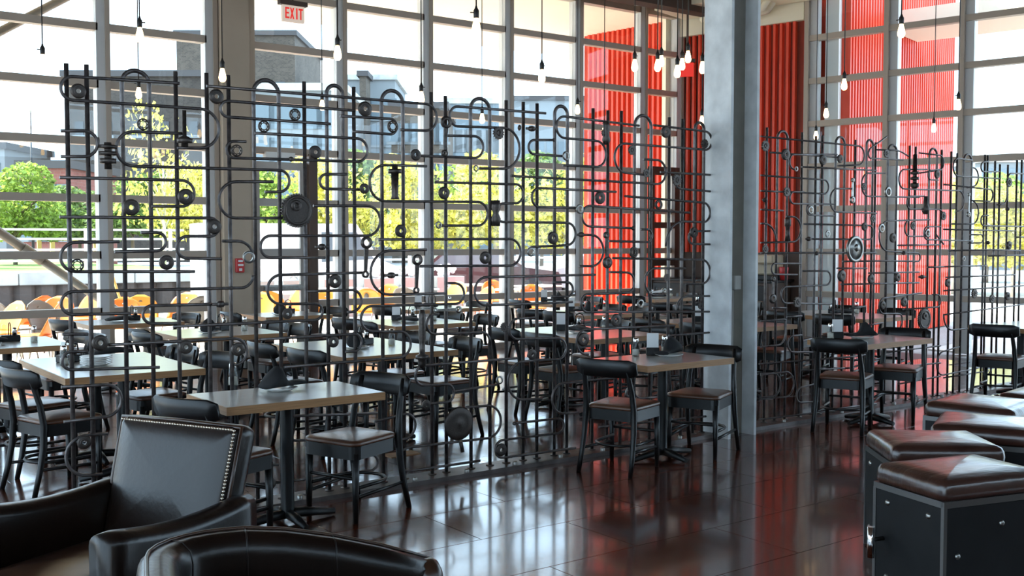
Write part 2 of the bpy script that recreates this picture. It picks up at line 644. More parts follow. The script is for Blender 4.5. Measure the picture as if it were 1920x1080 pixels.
MB().bevel_box(-0.055, 0.055, -0.05, 0, -0.09, 0.09, 0.008).build('housing', 'alarm_red', al)
MB().box(-0.035, 0.035, -0.062, -0.05, -0.005, 0.02).build('pull_handle', 'paper_white', al)
MB().box(-0.03, 0.03, -0.054, -0.05, 0.045, 0.07).build('plate', 'paper_white', al)
MB().box(-0.02, 0.02, -0.054, -0.05, -0.07, -0.035).build('plate', 'paper_white', al)

# ------------------------------------------------------------------ right wall: red core + glazing
def corrug(mb, a, b, z0, z1, nrm, pitch=0.115, depth=0.045):
    L = (b - a).length
    d = (b - a) / L
    n = int(L / pitch)
    pts = []
    for i in range(n):
        s = i * pitch
        for f, o in ((0.0, 0), (0.12, depth), (0.5, depth), (0.62, 0)):
            pts.append((s + f * pitch, o))
    pts.append((L, 0))
    vs = []
    for s, o in pts:
        p = a + d * s + nrm * o
        vs += [(p.x, p.y, z0), (p.x, p.y, z1)]
    fs = [(2 * i, 2 * i + 2, 2 * i + 3, 2 * i + 1) for i in range(len(pts) - 1)]
    mb.add(vs, fs)
    return mb


sA = rw_hit(1507)                        # end of the red wall, start of glazing
m = MB()
slab(m, 0.0, sA, -0.28, 0.0, 0, CZ)
core = struct(m.build('wall_right', 'dark_wall'), 'dark brown inner wall of the red clad core', 'wall')
m = corrug(MB(), rw(0.05, 0.0), rw(sA, 0.0), 1.45, 5.15, PN)
m.build('cladding', 'red_metal', core)
m = slab(MB(), 0.05, sA, 0, 0.10, 5.15, CZ)
m.build('header', 'cream', core)
# outside of the core towards the patio
A = Vector((13.24, W + 0.14, 0))
B = Vector((12.93, 15.13, 0))
nA = Vector(((B - A).y, -(B - A).x, 0)).normalized()
if nA.x > 0:
    nA = -nA
m = MB()
m.prism([(A.x, A.y), (B.x, B.y), (B.x + 3, B.y), (A.x + 3.5, A.y)], 0, 5.48)
co = struct(m.build('wall_outside', 'red_metal'), 'red corrugated metal clad core outside the windows facing the patio', 'wall')
corrug(MB(), A, B, 0, 5.48, nA).build('cladding', 'red_metal', co)
MB().box(13.02, 13.24, W + 0.07, W + 0.16, 0, 5.48).build('corner_trim', 'cream', co)
# red wall running out from the glazing on the right
s1 = rw_hit(1572)
a = rw(s1, -0.25)
dirO = (-PN + PD * 0.0).normalized()
b = a + dirO * 5.2
m = MB()
q = [a, b, b - PD * 2.4, a - PD * (s1 - sA + 0.6)]
m.prism([(p.x, p.y) for p in q], 0, 7.5)
ro = struct(m.build('wall_wing', 'red_metal'), 'red corrugated metal wing wall seen through the right hand glazing', 'wall')
corrug(MB(), a, b, 0, 7.5, PD).build('cladding', 'red_metal', ro)
sw = rw_hit(1536)
sw2 = rw_hit(1561)
m = slab(MB(), sw, sw2, -0.34, -0.14, 0, CZ)
struct(m.build('trim_10', 'white_paint'), 'white painted pilaster outside the first right hand pane', 'pilaster')
qa, qb = a + PD * 0.05 + dirO * 1.6, a + PD * 0.05 + dirO * 3.0
m = MB()
q = [qa, qb, qb + PD * 2.4, qa + PD * 2.4]
m.prism([(p.x, p.y) for p in q], 5.2, 5.5)
struct(m.build('trim_11', 'cream'), 'pale canopy slab outside the right hand glazing', 'canopy')
win2 = sempty('window_2', 'gridded glass curtain wall on the right beside the red wall', 'window', (14, 10, 0))
S2 = [sA + 0.05] + [rw_hit(1660), rw_hit(1800)]
sp = 1.36
while S2[-1] < 17.5:
    S2.append(S2[-1] + sp)
for s in S2:
    slab(MB(), s - 0.03, s + 0.04, -0.06, 0.12, 0, CZ).build('mullion', 'mullion', win2, True)
    slab(MB(), s + 0.04, s + 0.16, -0.10, 0.05, 0, CZ).build('mullion_face', 'mullion_light', win2, True)
for i in range(len(S2) - 1):
    prev = 0.0
    for z in LV:
        slab(MB(), S2[i] + 0.04, S2[i + 1] - 0.03, -0.02, 0.10, z - 0.045, z + 0.045).build('transom', 'mullion', win2, True)
        slab(MB(), S2[i] + 0.16, S2[i + 1] - 0.03, 0.0, 0.01, prev + 0.045, z - 0.045).build('pane', 'glass', win2, True)
        prev = z
# pipes and duct under the ceiling by the red wall
pp = thing('ceiling_pipe', 'cream painted drain pipes bending under the ceiling by the red wall', 'pipe', tuple(rw(sA - 1.0, 0.6, 5.2)))
for k, off in enumerate((0.0, 0.18)):
    p = [rw(sA - 1.6, 0.35 + off, 5.30), rw(sA - 0.62, 0.35 + off, 5.30), rw(sA - 0.5, 0.35 + off, 5.32), rw(sA - 0.42, 0.35 + off, 5.42), rw(sA - 0.42, 0.35 + off, 5.6)]
    MB().tube(p, 0.055, 10).build('pipe', 'cream', pp, True)
m = slab(MB(), 0.2, sA + 0.35, 0.15, 1.1, 5.42, 5.6)
struct(m.build('trim_12', 'cream'), 'cream ceiling bulkhead in front of the red wall', 'bulkhead')
# service counter under the red wall
ctr = thing('service_counter', 'dark service counter against the wall under the red cladding', 'counter', tuple(rw(sA - 1.2, 0.42)), math.atan2(PD.y, PD.x))
MB().box(-1.15, 1.0, -0.38, 0.38, 0.0, 0.98).build('body', 'dark_wall', ctr)
MB().bevel_box(-1.2, 1.05, -0.42, 0.42, 0.98, 1.02, 0.006).build('worktop', 'black_iron', ctr)
for k in range(3):
    MB().bevel_box(-1.12 + k * 0.7, -0.46 + k * 0.7, -0.405, -0.38, 0.06, 0.94, 0.006).build('cabinet_door', 'black_wood', ctr)
cm = thing('coffee_machine', 'beige countertop machine on the dark service counter', 'machine', tuple(rw(rw_hit(1460), 0.42, 1.02)), math.atan2(PD.y, PD.x))
MB().bevel_box(-0.2, 0.2, -0.2, 0.2, 0, 0.08, 0.01).build('base', 'black_iron', cm)
MB().bevel_box(-0.2, 0.2, -0.05, 0.2, 0.08, 0.40, 0.02).build('body', 'beige_plastic', cm)
MB().bevel_box(-0.2, 0.2, -0.2, -0.05, 0.26, 0.40, 0.02).build('head', 'beige_plastic', cm)
pc = MB().lathe([(0, 0), (0.06, 0), (0.075, 0.2), (0.07, 0.21), (0, 0.21)], n=14).build('pitcher', 'alarm_red')
pc.location = rw(rw_hit(1492), 0.42, 1.02)
tag(pc, 'small red pitcher on the dark service counter', 'pitcher')
pc = MB().bevel_box(-0.1, 0.1, -0.16, 0.16, 0, 0.2, 0.01).build('till', 'black_iron')
pc.location = rw(rw_hit(1420), 0.42, 1.02)
tag(pc, 'low black till box on the dark service counter', 'till')

# ------------------------------------------------------------------ galvanised H column between the screens
hc = sempty('column', 'galvanised steel H section column standing between the two pipe screens', 'column', (6.73, 6.0, 0))
MB().box(6.565, 6.595, 5.84, 6.14, 0, CZ).build('flange', 'galvanised', hc, True)
MB().box(6.885, 6.915, 5.84, 6.14, 0, CZ).build('flange', 'galvanised', hc, True)
MB().box(6.595, 6.885, 5.975, 6.005, 0, CZ).build('web', 'primed_shade_steel', hc, True)  # shade of the recess put into the web's darker brown colour
sb = thing('switch_box', 'small grey electrical box with conduit on the web of the steel column', 'switch box', (6.65, 5.95, 1.3))
p = on_y(1380, 530, 5.95)
MB().bevel_box(p.x - 0.04, p.x + 0.04, 5.925, 5.975, p.z - 0.06, p.z + 0.06, 0.006).build('box', 'grey_plastic', sb, True)
MB().tube([(p.x - 0.03, 5.962, p.z - 0.06), (p.x - 0.03, 5.962, 0.02)], 0.01, 8).build('conduit', 'grey_plastic', sb, True)


# ------------------------------------------------------------------ the two pipe screens (plane Y = SY)
SY = 6.08


def fillet(pts, rmax=0.5, seg=7):
    out = [pts[0]]
    n = len(pts)
    for i in range(1, n - 1):
        p, a, b = Vector(pts[i]), Vector(pts[i - 1]), Vector(pts[i + 1])
        la, lb = (a - p).length, (b - p).length
        da, db = (a - p) / la, (b - p) / lb
        ang = da.angle(db)
        if ang > 2.9:
            out.append(pts[i])
            continue
        lim = min(la if i == 1 else la / 2, lb if i == n - 2 else lb / 2)
        r = min(rmax, lim * math.tan(ang / 2))
        t = r / math.tan(ang / 2)
        bis = (da + db).normalized()
        c = p + bis * (r / math.sin(ang / 2))
        s = p + da * t
        e = p + db * t
        a0 = math.atan2((s - c).y, (s - c).x)
        a1 = math.atan2((e - c).y, (e - c).x)
        dlt = (a1 - a0 + math.pi) % (2 * math.pi) - math.pi
        for k in range(seg + 1):
            a_ = a0 + dlt * k / seg
            out.append((c.x + r * math.cos(a_), c.y + r * math.sin(a_)))
    out.append(pts[-1])
    res = [out[0]]
    for q in out[1:]:
        if (Vector(q) - Vector(res[-1])).length > 1e-4:
            res.append(q)
    return res


def sxz(px, py):
    p = on_y(px, py, SY)
    return (p.x, p.z)


def rod(parent, pix, r=0.0092, dy=-0.020, name='horizontal_rod'):
    pts = fillet([sxz(*q) for q in pix])
    MB().tube([(x, SY + dy, z) for x, z in pts], r, 8).build(name, 'rod', parent, True, False)


def post(parent, px, top, r=0.013):
    x, z = sxz(px, top)
    MB().tube([(x, SY, 0.03), (x, SY, z)], r, 8).build('vertical_rod', 'rod', parent, True, False)
    MB().lathe([(0, 0.03), (0.03, 0.03), (0.03, 0.036), (0.0, 0.036)], (x, SY, 0), 10).build('foot_flange', 'iron', parent, True)
    return x


def loop(parent, pa, pb, top, r=0.013):
    xa, z = sxz(pa, top)
    xb, _ = sxz(pb, top)
    pts = fillet([(xa, 0.03), (xa, z), (xb, z), (xb, 0.03)])
    MB().tube([(x, SY, w) for x, w in pts], r, 8).build('looped_rod', 'rod', parent, True, False)
    for x in (xa, xb):
        MB().lathe([(0, 0.03), (0.03, 0.03), (0.03, 0.036), (0.0, 0.036)], (x, SY, 0), 10).build('foot_flange', 'iron', parent, True)


MESH = {}


def ring_mesh(kind):
    if kind in MESH:
        return MESH[kind]
    m = MB()
    if kind == 'bearing':                       # fat washer with raised hub
        m.lathe([(0.30, -0.18), (0.62, -0.22), (0.95, -0.20), (1.0, -0.1), (1.0, 0.1), (0.95, 0.2), (0.62, 0.22), (0.30, 0.18), (0.30, -0.18)], n=20, axis='y')
        m.lathe([(0.42, -0.23), (0.58, -0.27), (0.62, -0.21)], n=20, axis='y')
        mt = 'iron'
    elif kind == 'ring':
        m.lathe([(0.62, -0.16), (0.9, -0.18), (1.0, -0.08), (1.0, 0.08), (0.9, 0.18), (0.62, 0.16), (0.62, -0.16)], n=18, axis='y')
        mt = 'bright_steel'
    elif kind == 'hex':                         # bearing race with balls
        m.lathe([(0.78, -0.16), (1.02, -0.16), (1.02, 0.16), (0.78, 0.16), (0.78, -0.16)], n=18, axis='y')
        m.lathe([(0.52, -0.12), (0.64, -0.12), (0.64, 0.12), (0.52, 0.12), (0.52, -0.12)], n=18, axis='y')
        for k in range(8):
            a = k * math.pi / 4
            m.lathe([(0, -0.14), (0.1, -0.1), (0.14, 0), (0.1, 0.1), (0, 0.14)], (0.73 * math.cos(a), 0, 0.73 * math.sin(a)), 8)
        mt = 'iron'
    elif kind == 'gear':
        n = 36
        poly = []
        for k in range(n):
            for f, r in ((0.0, 0.92), (0.25, 1.0), (0.6, 1.0), (0.8, 0.92)):
                a = 2 * math.pi * (k + f) / n
                poly.append((r * math.cos(a), r * math.sin(a)))
        m.prism(poly, -0.12, 0.12, 'y')
        m.lathe([(0.88, -0.12), (0.86, -0.17), (0.72, -0.17), (0.70, -0.12)], n=28, axis='y')
        m.lathe([(0.34, -0.12), (0.32, -0.24), (0.14, -0.26), (0.12, -0.12)], (-0.1, 0, 0.28), 18, 'y')
        m.box(-0.68, 0.68, -0.18, -0.12, -0.08, 0.0)
        mt = 'iron'
    elif kind == 'plate':                       # oval lid with boss
        m.lathe([(0, -0.16), (0.10, -0.16), (0.14, -0.1), (0.55, -0.14), (0.9, -0.08), (1.0, 0), (0.95, 0.08), (0, 0.1)], n=24, axis='y')
        mt = 'iron'
    elif kind == 'wheel':
        m.lathe([(0.80, -0.14), (0.92, -0.18), (1.0, -0.1), (1.0, 0.1), (0.92, 0.18), (0.80, 0.14), (0.80, -0.14)], n=24, axis='y')
        m.lathe([(0.0, -0.10), (0.82, -0.06), (0.82, 0.06), (0.0, 0.1)], n=24, axis='y')
        m.lathe([(0.0, -0.3), (0.22, -0.3), (0.3, -0.08)], (0.12, 0, 0.1), 14, 'y')
        mt = 'bright_steel'
    elif kind == 'cog':
        n = 14
        poly = []
        for k in range(n):
            for f, r in ((0.0, 0.82), (0.25, 1.0), (0.55, 1.0), (0.8, 0.82)):
                a = 2 * math.pi * (k + f) / n
                poly.append((r * math.cos(a), r * math.sin(a)))
        m.prism(poly, -0.18, 0.18, 'y')
        m.lathe([(0.5, -0.18), (0.45, -0.28), (0.2, -0.28), (0.16, -0.18)], n=14, axis='y')
        mt = 'iron'
    elif kind == 'ball':
        m.lathe([(0, -1), (0.5, -0.87), (0.87, -0.5), (1, 0), (0.87, 0.5), (0.5, 0.87), (0, 1)], n=12)
        mt = 'iron'
    me = m.mesh(kind)
    me.materials.append(MATS[mt])
    MESH[kind] = me
    return me


NAMES = {'bearing': 'bearing', 'ring': 'ring', 'hex': 'ball_race', 'gear': 'large_gear', 'plate': 'cover_plate', 'wheel': 'flywheel', 'cog': 'gear', 'ball': 'ball'}


def ornament(parent, kind, px, py, rp, rz=1.0):
    x, z = sxz(px, py)
    k = (Vector((x, SY, z)) - Vector((0, 0, CAMH))).dot(FWD) / FPX
    # discs lie in the screen plane: the tall radius is the true one
    r = rp * k
    o = obj(NAMES[kind], ring_mesh(kind), None, parent)
    o.location = Vector((x, SY - 0.03, z)) - parent.location
    o.scale = (r, min(r, 0.09), r * rz)


def wrench(parent, p0, p1, w=0.02, big=0.04):
    x0, z0 = sxz(*p0)
    x1, z1 = sxz(*p1)
    yy = SY - 0.03
    m = MB()
    d = Vector((x1 - x0, z1 - z0))
    L = d.length
    d /= L
    n = Vector((-d.y, d.x))
    a, b = Vector((x0, z0)) + d * big * 0.8, Vector((x1, z1)) - d * big * 0.4
    ring = lambda c, r, n_=14: [(c[0] + r * math.cos(2 * math.pi * k / n_), c[1] + r * math.sin(2 * math.pi * k / n_)) for k in range(n_)]
    m.prism([tuple(a + n * w * 0.8), tuple(a - n * w * 0.8), tuple(b - n * w * 0.5), tuple(b + n * w * 0.5)], yy - 0.006, yy + 0.006, 'y')
    m.lathe([(big * 0.55, -0.009), (big, -0.009), (big, 0.009), (big * 0.55, 0.009), (big * 0.55, -0.009)], (x0, yy, z0), 16, 'y')
    m.lathe([(big * 0.3, -0.008), (big * 0.6, -0.008), (big * 0.6, 0.008), (big * 0.3, 0.008), (big * 0.3, -0.008)], (x1, yy, z1), 14, 'y')
    m.build('wrench', 'bright_steel' if big < 0.035 else 'iron', parent, True)


def shaft(parent, px, y0, y1, steps):
    x, za = sxz(px, y0)
    _, zb = sxz(px, y1)
    prof = [(0, za)]
    for f, r in steps:
        z = za + (zb - za) * f
        prof.append((r, z))
    prof.append((0, zb))
    MB().lathe(prof, (x, SY - 0.03, 0), 12).build('threaded_shaft', 'iron', parent, True)


def fitting(parent, px, py, ln, r=0.018):
    x, z = sxz(px, py)
    MB().lathe([(0, -ln), (r * 0.5, -ln), (r * 0.5, -ln * 0.4), (r, -ln * 0.4), (r * 1.2, 0), (r, ln * 0.4), (r * 0.5, ln * 0.4), (r * 0.5, ln), (0, ln)],
               (x, SY - 0.025, z), 10, 'x').build('coupling', 'iron', parent, True)


def base_rail(parent, x0, x1):
    MB().box(x0, x1, SY - 0.12, SY + 0.10, 0.0, 0.03).build('base_rail', 'rail_plate', parent, True)
    x = x0 + 0.12
    me = MB().lathe([(0, 0.024), (0.014, 0.024), (0.018, 0.018), (0.018, 0.0)], n=8).mesh('bolt')
    me.materials.append(MATS['bright_steel'])
    while x < x1 - 0.05:
        o = obj('bolt', me, None, parent)
        o.location = Vector((x, SY - 0.085, 0.03)) - parent.location
        x += 0.42


scr = thing('pipe_screen', 'tall screen of steel rods, gears and wrenches between armchairs and steel column', 'screen', (4.0, SY, 0))
base_rail(scr, 1.42, 6.56)
for px, t in ((124, 119), (162, 121), (329, 134), (387, 137), (428, 141), (570, 153), (663, 163), (808, 173), (835, 180), (949, 188), (981, 191),
              (1007, 194), (1112, 203), (1140, 207), (1165, 208), (1255, 220), (1280, 223)):
    post(scr, px, t)
for a_, b_, t in ((228, 279, 130), (475, 522, 148), (612, 642, 159), (715, 755, 168), (882, 918, 183), (1040, 1064, 198), (1190, 1221, 215), (1303, 1320, 229)):
    loop(scr, a_, b_, t)
RODS1 = [
    [(334, 157), (112, 143), (112, 187), (408, 207), (408, 278), (330, 278)],
    [(112, 246), (181, 246), (181, 294), (112, 294)],
    [(340, 251), (216, 246), (216, 311), (540, 320), (540, 360), (494, 360)],
    [(110, 333), (362, 339), (362, 387), (282, 387)],
    [(110, 407), (408, 409), (408, 443), (329, 443), (329, 484), (413, 485)],
    [(222, 453), (112, 455), (112, 509), (363, 509)],
    [(262, 436), (309, 436), (309, 470), (213, 472)],
    [(510, 341), (408, 341), (408, 409), (527, 409)],
    [(415, 452), (472, 452), (472, 482)],
    [(472, 516), (472, 539), (113, 547), (113, 590), (243, 587)],
    [(395, 570), (266, 573), (266, 606), (330, 606)],
    [(677, 511), (499, 516), (499, 570), (602, 569), (602, 599), (322, 612)],
    [(115, 626), (163, 626)],
    [(200, 646), (460, 633), (460, 683), (437, 684)],
    [(163, 658), (115, 659), (115, 693), (297, 688)],
    [(485, 636), (675, 625), (675, 657), (645, 659)],
    [(836, 531), (867, 531), (867, 569), (674, 574), (674, 621), (767, 621), (767, 668), (530, 688)],
    [(820, 588), (797, 589), (797, 627), (915, 622), (915, 640)],
    [(967, 671), (776, 686), (776, 723), (848, 719), (848, 752), (795, 757)],
    [(705, 774), (530, 780), (530, 826), (600, 823)],
    [(850, 733), (932, 720)],
    [(870, 763), (936, 758), (936, 818), (745, 840), (745, 885), (897, 863)],
    [(960, 793), (1054, 783), (1054, 810), (926, 826), (926, 859), (1076, 839)],
    [(1010, 674), (949, 680), (949, 750), (1013, 747)],
    [(1150, 708), (1032, 720), (1032, 776), (1080, 773)],
    [(1000, 595), (952, 598), (952, 636), (1058, 633), (1058, 673), (990, 675)],
    [(1262, 610), (1078, 618), (1078, 664), (1100, 664)],
    [(385, 162), (816, 197), (816, 246), (747, 244)],
    [(663, 208), (411, 189), (411, 219), (617, 233)],
    [(459, 266), (422, 265), (422, 296), (686, 304), (686, 261), (475, 250)],
    [(635, 218), (741, 224), (741, 253), (658, 247)],
    [(648, 327), (597, 327), (597, 354), (679, 356)],
    [(797, 312), (690, 309), (690, 377), (911, 379), (911, 423), (820, 423)],
    [(585, 386), (710, 386), (710, 442), (486, 442), (486, 483), (607, 483)],
    [(573, 546), (675, 543), (675, 583), (647, 585)],
    [(707, 449), (973, 448), (973, 498), (783, 499)],
    [(797, 468), (692, 471), (692, 553), (830, 550)],
    [(1020, 213), (840, 199), (840, 237), (971, 241), (971, 317), (894, 316)],
    [(836, 255), (903, 256), (903, 297), (776, 292)],
    [(1033, 263), (988, 263), (988, 289), (1053, 293)],
    [(1195, 236), (1040, 217), (1040, 258), (1133, 266), (1133, 314), (1052, 310)],
    [(1222, 235), (1331, 248), (1331, 282), (1149, 268), (1149, 322), (1205, 328)],
    [(1203, 299), (1245, 301), (1245, 346), (955, 330)],
    [(813, 342), (978, 346), (978, 381), (927, 382), (927, 416), (1076, 418), (1076, 459), (992, 463)],
    [(1152, 360), (994, 352), (994, 388), (1077, 390)],
    [(1168, 368), (1328, 381), (1328, 417), (1245, 414), (1245, 462)],
    [(1290, 399), (1088, 385), (1088, 424), (1182, 428)],
    [(1198, 430), (1219, 430), (1219, 454), (1138, 452)],
    [(1085, 440), (1128, 441), (1128, 499), (1083, 499)],
    [(1145, 484), (1328, 487), (1328, 532), (1283, 532)],
    [(1282, 503), (1206, 503), (1206, 553), (1240, 553)],
    [(1113, 515), (887, 520), (887, 573), (1070, 566)],
    [(1033, 529), (1071, 529), (1071, 556), (1030, 556)],
    [(1140, 510), (1186, 511), (1186, 548), (1086, 552), (1086, 585), (1328, 584)],
    [(1328, 555), (1264, 555), (1264, 585)],
    [(1328, 623), (1250, 629)],
    [(1328, 359), (1258, 353), (1258, 330)],
    [(1328, 328), (1235, 323)],
    [(1328, 433), (1288, 434), (1288, 457), (1328, 458)],
    [(113, 725), (226, 719), (226, 777), (118, 790)],
    [(200, 812), (122, 818), (122, 893), (190, 888)],
    [(440, 876), (520, 870)], [(440, 912), (640, 890)],
    [(640, 858), (705, 850), (705, 880), (560, 898)],
    [(700, 790), (776, 770), (776, 820), (640, 838)],
    [(1250, 690), (1180, 697)], [(1182, 722), (1182, 748), (1320, 735)],
    [(1120, 800), (1320, 780)], [(1100, 850), (1320, 822)],
]
for q in RODS1:
    rod(scr, q)
for k, lst in (('bearing', [(144, 172, 14), (402, 182, 14), (680, 205, 14), (587, 286, 12.5), (679, 354, 10), (775, 291, 11), (243, 389, 15.5), (345, 369, 15),
                            (398, 425, 14), (309, 492, 14), (624, 527, 13), (747, 433, 12), (828, 362, 12), (905, 483, 12), (1032, 446, 12), (1120, 371, 12),
                            (185, 642, 15), (345, 650, 13), (443, 654, 13), (1150, 600, 12), (1089, 636, 13), (993, 664, 10), (935, 842, 12), (795, 758, 9),
                            (155, 828, 13), (503, 905, 11), (535, 588, 10), (621, 640, 11), (1296, 436, 10), (1243, 248, 11)]),
               ('hex', [(265, 234, 11), (440, 283, 11), (491, 238, 11), (549, 216, 11), (732, 238, 11), (142, 497, 12), (1183, 473, 10), (1230, 384, 9)]),
               ('ring', [(463, 482, 12), (818, 422, 7), (1057, 293, 9), (991, 472, 9), (1082, 392, 9), (888, 316, 6), (1196, 569, 9), (932, 712, 8), (1175, 735, 10)]),
               ('cog', [(930, 250, 12), (1180, 282, 9), (1316, 270, 9), (1264, 338, 11), (1207, 325, 8), (1309, 573, 7), (1245, 520, 7), (941, 613, 9), (1130, 250, 9)]),
               ('gear', [(553, 395, 32)]), ('plate', [(856, 793, 32)]), ('ball', [(542, 299, 5), (415, 452, 3), (1033, 263, 3), (1182, 428, 4), (960, 793, 4)])):
    for px, py, r in lst:
        ornament(scr, k, px, py, r)
wrench(scr, (832, 230), (829, 288), 0.02, 0.042)
wrench(scr, (683, 455), (681, 514), 0.019, 0.04)
wrench(scr, (778, 487), (776, 544), 0.019, 0.038)
wrench(scr, (1134, 492), (1132, 441), 0.022, 0.045)
wrench(scr, (855, 580), (812, 581), 0.014, 0.024)
wrench(scr, (1240, 545), (1215, 548), 0.014, 0.024)
shaft(scr, 199, 268, 318, [(0.0, 0.02), (0.1, 0.02), (0.1, 0.05), (0.22, 0.05), (0.22, 0.02), (0.34, 0.02), (0.34, 0.05), (0.48, 0.05), (0.48, 0.02), (0.6, 0.02), (0.6, 0.045), (0.78, 0.045), (0.78, 0.02), (1, 0.02)])
shaft(scr, 342, 208, 276, [(0, 0.012), (0.7, 0.012), (0.72, 0.022), (0.78, 0.045), (0.9, 0.045), (0.9, 0.02), (1, 0.02)])
shaft(scr, 736, 310, 374, [(0, 0.02), (0.12, 0.02), (0.12, 0.045), (0.24, 0.045), (0.24, 0.026), (0.9, 0.022), (1, 0.03)])
shaft(scr, 787, 580, 690, [(0, 0.016), (0.1, 0.024), (0.5, 0.024), (0.55, 0.02), (0.75, 0.02), (0.78, 0.045), (0.84, 0.045), (0.84, 0.024), (0.9, 0.03), (1, 0.012)])
shaft(scr, 1132, 228, 272, [(0, 0.02), (0.2, 0.03), (0.5, 0.02), (0.8, 0.035), (1, 0.02)])
shaft(scr, 925, 376, 424, [(0, 0.03), (0.3, 0.035), (0.5, 0.02), (0.7, 0.035), (1, 0.03)])
for px, py, ln in ((600, 463, 0.045), (730, 516, 0.05), (1086, 440, 0.04), (970, 240, 0.01), (993, 242, 0.05), (410, 570, 0.05)):
    fitting(scr, px, py, ln)
# stalk under the oval cover plate
x_, z_ = sxz(859, 826)
x2_, z2_ = sxz(863, 846)
MB().tube([(x_, SY - 0.03, z_), (x2_, SY - 0.03, z2_)], 0.014, 8).build('stalk', 'iron', scr, True)

scr2 = thing('pipe_screen', 'screen of woven steel rods and gears running on beyond the right of the steel column', 'screen', (9.0, SY, 0))
base_rail(scr2, 6.93, 12.0)
V2 = [(1438, 239), (1504, 248), (1530, 255), (1542, 254), (1604, 262), (1642, 267), (1706, 273), (1717, 275), (1766, 281), (1784, 284), (1795, 287),
      (1847, 290), (1852, 291), (1866, 302), (1875, 308), (1890, 309), (1907, 300), (1916, 300)]
for px, t in V2:
    post(scr2, px, t, 0.0115)
for a_, b_, t in ((1458, 1477, 245), (1567, 1584, 256), (1625, 1637, 262), (1665, 1682, 271), (1743, 1757, 278), (1807, 1822, 289)):
    loop(scr2, a_, b_, t, 0.0115)
RODS2 = [
    [(1423, 256), (1617, 275), (1617, 309), (1567, 311)], [(1440, 286), (1566, 295)], [(1566, 290), (1477, 290), (1477, 316), (1488, 318)],
    [(1500, 313), (1640, 320)], [(1423, 329), (1550, 338), (1550, 364), (1478, 360)], [(1423, 358), (1470, 360)],
    [(1504, 360), (1478, 360), (1478, 382), (1560, 383)], [(1423, 393), (1465, 395)], [(1551, 383), (1509, 383), (1509, 403), (1560, 405)],
    [(1423, 419), (1452, 420), (1452, 453)], [(1470, 406), (1498, 407), (1498, 453), (1423, 455)],
    [(1504, 420), (1634, 423), (1634, 449), (1510, 448)], [(1423, 474), (1565, 474), (1640, 474)],
    [(1498, 494), (1443, 494), (1443, 514), (1492, 515)], [(1500, 508), (1554, 508), (1554, 534), (1461, 538), (1461, 568), (1555, 570)],
    [(1576, 490), (1660, 489), (1722, 490), (1722, 475), (1645, 470), (1645, 415), (1700, 413)], [(1566, 503), (1622, 503)],
    [(1573, 533), (1720, 530)], [(1625, 512), (1720, 510)], [(1656, 325), (1612, 325), (1612, 368), (1720, 370)],
    [(1592, 354), (1553, 354), (1553, 397), (1640, 400)], [(1660, 256), (1625, 281), (1625, 297), (1690, 300)],
    [(1640, 281), (1682, 282), (1700, 293)], [(1720, 287), (1766, 292), (1766, 318), (1718, 325)],
    [(1735, 318), (1682, 318), (1682, 354), (1800, 358)], [(1760, 318), (1737, 320), (1737, 337), (1756, 338)],
    [(1730, 368), (1697, 368), (1697, 392), (1766, 393), (1766, 410)], [(1740, 412), (1693, 413), (1693, 443), (1740, 443)],
    [(1760, 425), (1729, 425), (1729, 449), (1820, 452)], [(1680, 460), (1760, 459)], [(1735, 501), (1766, 500)], [(1766, 458), (1752, 440)],
    [(1820, 301), (1784, 296), (1784, 330), (1870, 335)], [(1766, 346), (1850, 355), (1858, 356), (1858, 378), (1815, 376)],
    [(1822, 315), (1831, 316), (1831, 348), (1810, 352)], [(1795, 358), (1804, 360), (1804, 395), (1790, 396)],
    [(1822, 378), (1831, 380), (1831, 420), (1780, 420)], [(1870, 322), (1836, 322), (1836, 305), (1850, 303)],
    [(1920, 326), (1886, 325), (1886, 352), (1884, 383), (1866, 384)], [(1850, 404), (1836, 404), (1836, 423), (1920, 425)],
    [(1766, 430), (1900, 433)], [(1775, 470), (1860, 468), (1910, 470)], [(1766, 500), (1845, 498)], [(1850, 480), (1920, 478)],
    [(1770, 520), (1900, 515)], [(1815, 440), (1840, 440), (1840, 455), (1812, 456)], [(1900, 445), (1922, 444)],
    [(1725, 549), (1645, 560), (1645, 588), (1680, 588), (1688, 590), (1688, 616), (1660, 617)], [(1745, 552), (1760, 552), (1760, 575), (1690, 580)],
    [(1423, 602), (1467, 598), (1470, 600), (1470, 645), (1423, 650)], [(1445, 577), (1470, 577)], [(1472, 594), (1500, 592)],
    [(1590, 578), (1620, 574)], [(1622, 610), (1652, 605)], [(1500, 628), (1474, 630), (1474, 660), (1520, 660)],
    [(1420, 682), (1600, 668), (1620, 665)], [(1423, 700), (1460, 699), (1460, 740), (1423, 745)], [(1423, 703), (1485, 695), (1485, 742), (1423, 748)],
    [(1530, 718), (1490, 728), (1490, 755), (1530, 752)], [(1420, 786), (1640, 760)], [(1530, 770), (1640, 757)], [(1500, 694), (1580, 690)],
    [(1660, 660), (1760, 648)], [(1660, 690), (1760, 680)], [(1680, 720), (1760, 705)], [(1590, 630), (1566, 632), (1566, 655), (1620, 650)],
    [(1766, 545), (1850, 540), (1920, 535)], [(1766, 590), (1920, 570)], [(1830, 614), (1766, 620), (1766, 590)], [(1795, 650), (1753, 662), (1753, 705), (1830, 690)],
    [(1766, 708), (1850, 695)], [(1840, 668), (1856, 668), (1856, 702), (1840, 702)],
]
for q in RODS2:
    rod(scr2, q, 0.0082)
